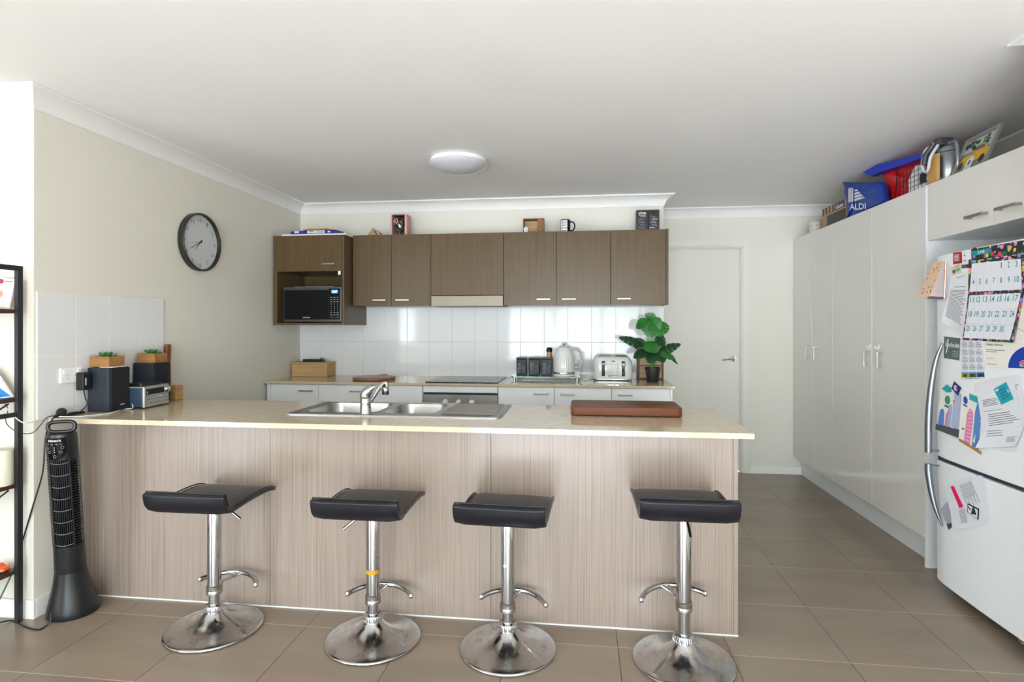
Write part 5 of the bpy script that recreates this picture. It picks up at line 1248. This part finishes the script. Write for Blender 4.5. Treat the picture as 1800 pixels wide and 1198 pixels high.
f_ = plane((-.462, 4.544, 2.13), (.036, 0, 0), (0, 0, -.05), (0, -1, 0)); m_ = MB(); m_.prism([(.5, 0), (1, .35), (.8, 1), (.2, 1), (0, .35)], lambda a, b: f_(a, b, 0), lambda a, b: f_(a, b, .001), PAPER); rect(m_, f_, .3, .35, .7, .7, LGREY, .0014); m_.build('tag', wx)
m_ = MB().tube([(-.40, 4.543, 2.095), (-.372, 4.541, 2.105), (-.352, 4.543, 2.128)], .0035, C('ribbon_peach', 214, 160, 130), 6); rect(m_, plane((-.345, 4.5445, 2.165), (.03, 0, 0), (0, 0, -.03), (0, -1, 0)), 0, 0, 1, .3, RED); m_.build('ribbon', wx)
mg = thing('mug', 'black mug with a white printed panel standing on the cabinets', 'mug', (-.13, 4.56, 2.0725))
mc_ = (-.128, 4.56, 2.0728)
MB().lathe([(.001, 0), (.036, 0), (.039, .004), (.039, .104), (.037, .105), (.0355, .102), (.0355, .008), (.001, .007)], BLACKG, mc_, n=40).build('body', mg, smooth=True)
MB().tube(smoothpath([(mc_[0]+.037, mc_[1], mc_[2]+.088), (mc_[0]+.062, mc_[1], mc_[2]+.086), (mc_[0]+.074, mc_[1], mc_[2]+.056), (mc_[0]+.062, mc_[1], mc_[2]+.024), (mc_[0]+.037, mc_[1], mc_[2]+.018)], 5), .0055, BLACKG, 10).build('handle', mg, smooth=True)
def fm(s, t, h=0): a = -PI/2-.62+1.35*(s-.5); return (mc_[0]+(.0394+h)*math.cos(a+.35), mc_[1]+(.0394+h)*math.sin(a+.35), mc_[2]+.097-.09*t)
m_ = MB().strip(fm, PAPER, 12, 1, -.15, 1.0, 0, 1); NV = C('mug_navy', 60, 80, 130)
m_.text("WORLD'S", fm, NV, .0, .12, .92, .30); m_.text('BEST', fm, NV, .15, .38, .85, .52); m_.text('FARTER', fm, RED, -.05, .60, .98, .78); rect(m_, fm, .1, .87, .9, .93, NV, nu=8); m_.build('print', mg)
vb = (C('vive_black', 28, 27, 30, .3), C('vive_teal', 20, 170, 185, .4))
for k, (x0, x1) in enumerate(((.428, .518), (.522, .606))):
    t = thing('boxed_set', ['black boxed set with white lettering on the cabinets, left of the pair', 'black boxed set with a pale swirl picture, right of the pair near the wall corner'][k], 'box', ((x0+x1)/2, 4.6, 2.0745), group='pair of black and teal boxes on the cabinets')
    B('carton', (x0, 4.57, 2.0748), (x1, 4.66, 2.245), vb[0], t, bevel=.001)
    f_ = plane((x0, 4.57, 2.245), (x1-x0, 0, 0), (0, 0, -.17), (0, -1, 0)); m_ = MB(); rect(m_, f_, 0, .91, 1, 1, vb[1])
    W2 = C('vive_grey', 120, 118, 118)
    if k == 0: m_.text('vive', f_, PAPER, .18, .07, .82, .21); rect(m_, f_, .2, .24, .8, .27, LGREY)
    rg = random.Random(k)
    for j in range(9):
        yy = .3+j*.065; xx = rg.uniform(.05, .4); m_.tube([f_(xx, yy, .0006), f_(xx+.2, yy-.03*(j % 2), .0006), f_(min(.97, xx+.5), yy+.02, .0006)], .0012+.0015*k*(j % 3), W2 if j % 2 else LGREY, 5)
    m_.build('print', t)

# ================================================================ ON TOP OF THE PANTRY
PT = 2.1065
def Tb(name, a, b, m, lab, cat, **kw): return tag(B(name, a, b, m, None, **kw), lab, cat)
cj = thing('ceramic_jar', 'off-white speckled ceramic jar with a lid at the far end of the pantry top', 'jar', (1.99, 5.14, PT))
CJ = mat('speckled_ceramic', (208, 200, 184), .5, var=.12, scale=60)
MB().lathe([(.001, 0), (.052, 0), (.056, .01), (.053, .05), (.058, .098), (.054, .101), (.001, .1)], CJ, (1.985, 5.12, PT+.0008), n=36).build('body', cj, smooth=True)
MB().lathe([(.050, .1015), (.052, .108), (.044, .118), (.012, .122), (.011, .128), (.001, .129)], CJ, (1.985, 5.12, PT+.0008), n=32).build('lid', cj, smooth=True)
m_ = MB()
for a in (2.9, 3.6, 4.3, 5.0): m_.lathe([(.001, -.004), (.004, 0), (.001, .004)], INKD, (1.985+.0565*math.cos(a), 5.12+.0565*math.sin(a), PT+.08), n=8)
m_.build('decor_dots', cj)
ktb = thing('cardboard_box', 'brown patterned cardboard carton between the ceramic jar and the blue bag', 'box', (2.0, 4.8, PT))
KR = C('kraft_card', 168, 140, 100, .7); KRD = C('kraft_dark_print', 74, 62, 66, .7)
m_ = MB().box((1.93, 4.45, PT+.0008), (2.12, 4.87, PT+.165), KR); m_.build('carton', ktb, bevel=.002)
f_ = plane((1.93, 4.87, PT+.165), (0, -.42, 0), (0, 0, -.164), (-1, 0, 0)); m_ = MB()
for k in range(7): polyf(m_, f_, [(.02+k*.14, 0), (.08+k*.14, 0), (.0+k*.14+.10, .35), (.04+k*.14, .35)], KRD)
rect(m_, f_, .22, .42, 1, .95, C('box_window', 40, 42, 42), .0008); rect(m_, f_, .55, .05, .95, .33, C('box_navy', 30, 40, 90), .001); m_.text('Gusto', f_, PAPERW, .6, .1, .9, .3, .0014); m_.build('print', ktb)

def bag(name, pts, xf0, depth, m, seed=1, bulge=.05):
    """soft bag: outline in (y,z), puffed towards -x"""
    pts = [Vector((p[0], p[1])) for p in pts]; c = sum(pts, Vector((0, 0)))/len(pts); rg = random.Random(seed)
    mb = MB(); n = len(pts)*3; P_ = []
    for i in range(len(pts)):
        for k in range(3): P_.append(pts[i].lerp(pts[(i+1) % len(pts)], k/3))
    loops = []
    for f, dx in ((1.0, .40), (.985, .14), (.90, .05), (.6, .02), (.3, .0), (.05, .0)):
        loops.append([(xf0+depth*dx+rg.uniform(-1, 1)*.006*(f < .96)+.004*math.sin(7*p.x*10+5*p.y*10), c.x+(p.x-c.x)*f, c.y+(p.y-c.y)*f) for p in P_])
    back = [(x+2*(xf0+depth*.55-x)*.9+.001, y, z) for x, y, z in loops[2]]
    mb.loft(list(reversed(loops))+[back], m)
    return mb.build(name, smooth=True, ang=60)
def yz(l): return [(p[1], p[2]) for p in l]
BLB = mat('bag_blue', (10, 58, 150), .45, var=.12, scale=14); REDB = mat('bag_red', (215, 20, 24), .3, var=.12, scale=20); BLT = mat('bag_blue_top', (14, 50, 190), .45, var=.1, scale=10)
def clampz(l): return [(a, min(z, CZ-.012)) for a, z in l]
fl = lambda l: [(a, max(z, PT+.010)) for a, z in l]
o = bag('shopping_bag', fl(clampz(yz([(1.915,4.462,2.417),(1.915,4.337,2.357),(1.915,4.14,2.307),(1.915,3.953,2.264),(1.915,3.918,2.2),(1.915,3.904,2.135),(1.915,3.849,1.951),(1.915,4.417,1.966),(1.915,4.39,2.106),(1.915,4.417,2.256)]))), 1.905, .07, BLB, 3)
tag(o, 'dark blue shopping bag with a white striped logo on top of the pantry', 'bag')
q_ = [(1.9,4.347,2.323),(1.9,4.084,2.259),(1.9,4.084,2.114),(1.9,4.347,2.159)]
def fab(s, t, h=0):
    a, b, c, d = [Vector(p) for p in q_]; p = (a*(1-s)+b*s)*(1-t)+(d*(1-s)+c*s)*t; return (1.899-h, p.y, p.z)
m_ = MB(); BW = PAPER
for k in range(3): polyf(m_, fab, [(.03+k*.10, .04+.0*k), (.10+k*.10, -.03), (.10+k*.10, .62-.02*k), (.03+k*.10, .66)], BW)
for k in range(4): polyf(m_, fab, [(.37, .08+k*.14), (.50+.1*k, .06+k*.10), (.58+.12*k, .12+k*.11), (.37, .17+k*.145)], BW)
m_.text('ALDI', fab, BW, .10, .70, .98, .98); m_.build('logo', o)
o = bag('red_bag', fl(clampz(yz([(1.985,4.127,2.375),(1.985,3.99,2.36),(1.985,3.73,2.334),(1.985,3.504,2.317),(1.985,3.463,2.202),(1.985,3.452,2.072),(1.985,3.547,2.055),(1.985,3.99,2.048),(1.985,4.039,2.208)]))), 1.985, .16, REDB, 5)
tag(o, 'shiny red zip bag behind the black wire basket on top of the pantry', 'bag')
zp = [(1.966,3.851,2.362),(1.966,3.864,2.276),(1.966,3.884,2.155),(1.966,3.904,2.076)]
MB().tube([(1.978, p[1], min(p[2], CZ-.02)) for p in zp], .003, mat('zip_black', (8, 8, 9), .8, var=0), 8).build('zip', o)
m_ = MB(); TP = [(1.94,4.218,2.433),(1.94,4.041,2.41),(1.94,3.768,2.357),(1.94,3.588,2.334),(1.94,3.42,2.297)]; BT_ = [(1.94,4.116,2.343),(1.94,4.004,2.34),(1.94,3.737,2.313),(1.94,3.576,2.301),(1.94,3.42,2.278)]
L_ = []
for a, b in zip(TP, BT_):
    za = min(a[2], CZ-.006); zb_ = min(b[2], za-.008); L_.append([(1.94, a[1], za), (1.99, a[1]+.01, za-.001), (1.99, b[1]+.01, zb_), (1.94, b[1], zb_)])
tag(m_.loft(L_, BLT).build('blue_tarp_bag', bevel=.003, smooth=True), 'bright blue folded bag lying along the top of the red bag', 'bag')
# wire basket with papers
wk = thing('wire_basket', 'black wire grid basket filled with white papers on top of the pantry', 'basket', (1.94, 3.55, PT))
bx0, bx1, by0, by1, bz1 = 1.905, 1.968, 3.425, 3.69, PT+.145
m_ = MB()
for i in range(8):
    y = by0+(by1-by0)*i/7; m_.tube([(bx0, y, PT+.002), (bx0, y, bz1)], .0015, BLACKM, 5); m_.tube([(bx1, y, PT+.002), (bx1, y, bz1)], .0015, BLACKM, 5)
for i in range(6):
    z = PT+.003+(bz1-PT-.003)*i/5
    m_.tube([(bx0, by0, z), (bx0, by1, z), (bx1, by1, z), (bx1, by0, z), (bx0, by0, z)], .0017, BLACKM, 5)
for i in range(4):
    x = bx0+(bx1-bx0)*i/3; m_.tube([(x, by0, PT+.002), (x, by0, bz1)], .0015, BLACKM, 5); m_.tube([(x, by1, PT+.002), (x, by1, bz1)], .0015, BLACKM, 5); m_.tube([(x, by0, PT+.002), (x, by1, PT+.002)], .0015, BLACKM, 5)
m_.build('wire_grid', wk)
for k, (x, ya, yb, ztop, lab) in enumerate(((1.918, 3.44, 3.62, .155, 'front white paper sheet in the wire basket, folded to a peak'), (1.94, 3.43, 3.56, .165, 'rear white paper sheet standing in the wire basket'))):
    m_ = MB().prism([(ya, PT+.006), (yb, PT+.006), (yb, PT+.09), ((ya+yb)/2+.02, PT+ztop), (ya, PT+ztop-.035)], lambda y, z: (x, y, z), lambda y, z: (x+.006, y, z), PAPER)
    m_.prism([(ya+.01, PT+.03), (ya+.07, PT+.03), (ya+.07, PT+.09), (ya+.01, PT+.09)], lambda y, z: (x-.001, y, z), lambda y, z: (x-.0002, y, z), BLACKP)
    tag(m_.build('paper_sheet'), lab, 'paper')
Tb('open_carton', (1.908, 3.335, PT+.0008), (1.926, 3.415, PT+.160), C('carton_orange', 196, 150, 84, .6, var=.15), 'small orange-brown carton between the wire basket and the grey drink jug', 'box', bevel=.002)
# jug
jg = thing('drink_jug', 'grey and silver insulated drink jug with a clear spout tube on top of the cupboards', 'jug', (1.986, 3.365, PT))
JG = mat('jug_silver', (150, 156, 160), .3, .6, var=.03); jc = (1.986, 3.365, PT+.0008)
MB().lathe([(.001, 0), (.050, 0), (.054, .006), (.056, .10), (.055, .155), (.050, .165), (.001, .168)], JG, jc, n=36).build('body', jg, smooth=True)
MB().lathe([(.050, .1685), (.046, .19), (.030, .205), (.001, .208)], JG, jc, n=30).build('lid', jg, smooth=True)
MB().tube(smoothpath([(jc[0]-.01, jc[1]-.045, jc[2]+.05), (jc[0]-.01, jc[1]-.085, jc[2]+.07), (jc[0]-.01, jc[1]-.09, jc[2]+.14), (jc[0]-.01, jc[1]-.075, jc[2]+.20), (jc[0]-.01, jc[1]-.02, jc[2]+.215)], 5), .010, JG, 12).build('handle', jg, smooth=True)
MB().box((jc[0]-.056, jc[1]-.035, jc[2]+.03), (jc[0]-.0545, jc[1]-.012, jc[2]+.145), INKD).build('label_strip', jg)
tb_ = MB().tube(smoothpath([(jc[0]-.04, jc[1]+.02, jc[2]+.235), (jc[0]-.085, jc[1]+.055, jc[2]+.20), (jc[0]-.090, jc[1]+.080, jc[2]+.13), (jc[0]-.090, jc[1]+.060, jc[2]+.085), (jc[0]-.090, jc[1]+.025, jc[2]+.085), (jc[0]-.088, jc[1]+.005, jc[2]+.15), (jc[0]-.045, jc[1]+.0, jc[2]+.225)], 6), .0085, C('clear_tube', 206, 208, 208, .2), 12)
tb_.build('hose', jg, smooth=True)
MB().rbox((jc[0]-.060, jc[1]-.015, jc[2]+.209), (jc[0]+.02, jc[1]+.045, jc[2]+.250), .012, DARKG, 3).build('pump_head', jg, bevel=.006)
MB().tube([(jc[0]-.092, jc[1]+.060, jc[2]+.120), (jc[0]-.088, jc[1]+.055, jc[2]+.17), (jc[0]-.060, jc[1]+.03, jc[2]+.225)], [.013, .016, .014], DARKG, 12).build('nozzle', jg, smooth=True)
# framed photo
fp = thing('framed_photo', 'silver-framed photo of a child and a yellow car on top of the cupboards', 'picture frame', (2.0, 3.15, PT))
q_ = [Vector(p) for p in ((2.06,3.374,2.294),(2.06,3.098,2.299), (1.96,2.973,2.092),(1.96,3.255,2.093))]
low = min(p.z for p in q_)
Y0, Y1 = 3.345, 3.035; zt = 2.345
tl, tr, br, bl = Vector((2.04, 3.298, zt-.035)), Vector((2.04, 3.035, zt-.028)), Vector((1.955, 3.035, PT+.002)), Vector((1.955, 3.298, PT+.002))
nn = (tr-tl).cross(bl-tl).normalized(); nn = nn if nn.x < 0 else -nn
def ff(s, t, h=0): return tuple((tl*(1-s)+tr*s)*(1-t)+(bl*(1-s)+br*s)*t+nn*h)
m_ = MB(); FS = C('frame_silver', 176, 172, 160, .35, .5)
for s0, s1, t0, t1 in ((0, 1, 0, .07), (0, 1, .93, 1), (0, .06, .07, .93), (.94, 1, .07, .93)): m_.strip(ff, FS, 1, 1, s0, s1, t0, t1, th=.014)
m_.build('frame', fp)
m_ = MB().strip(ff, C('photo_ground', 128, 130, 120), 1, 1, .06, .94, .07, .93, th=.004)
rect(m_, ff, .08, .10, .92, .42, C('photo_haze', 176, 196, 196), .005)
rg = random.Random(4)
for k in range(26): disc(m_, ff, rg.uniform(.12, .8), rg.uniform(.14, .36), rg.uniform(.03, .07), rg.uniform(.02, .06), C('photo_foliage', 56, 74, 56), .0054+k*.00002, 7)
polyf(m_, ff, [(.08, .62), (.2, .50), (.38, .46), (.48, .30), (.70, .30), (.82, .46), (.90, .5), (.90, .68), (.08, .78)], C('photo_yellow', 222, 170, 40), .0064)
polyf(m_, ff, [(.44, .45), (.51, .34), (.68, .34), (.77, .45)], C('photo_window', 96, 110, 112), .0068)
for s in (.18, .78): disc(m_, ff, s, .72, .07, .10, INKD, .0068, 16)
polyf(m_, ff, [(.34, .92), (.35, .62), (.40, .56), (.50, .56), (.55, .62), (.56, .92)], C('photo_shirt', 214, 220, 226), .0074); disc(m_, ff, .45, .72, .04, .07, C('photo_green', 70, 120, 90), .0078, 10)
disc(m_, ff, .45, .46, .05, .09, C('photo_skin', 196, 150, 120), .0076, 14); polyf(m_, ff, [(.40, .42), (.41, .36), (.49, .36), (.50, .42)], C('photo_hair', 96, 70, 50), .008)
m_.build('photo', fp)
MB().strip(lambda s, t, h: ff(s, t, -h-.0005), DARKG, 1, 1, .04, .96, .04, .96, th=.004).build('backing', fp)
# crumb packet under the fridge
m_ = MB(); P_ = (1.838,2.648,0.004),(1.829,2.617,0.004); m_.tube([(p[0], p[1], p[2]+.002) for p in P_], .005, C('wrapper', 170, 165, 155, .5), 6)
tag(m_.build('wrapper_scrap'), 'tiny crumpled wrapper scrap on the floor under the fridge', 'litter')

# ---- one draw of clean-up: make sure everything is parented without offsets
bpy.context.view_layer.update()
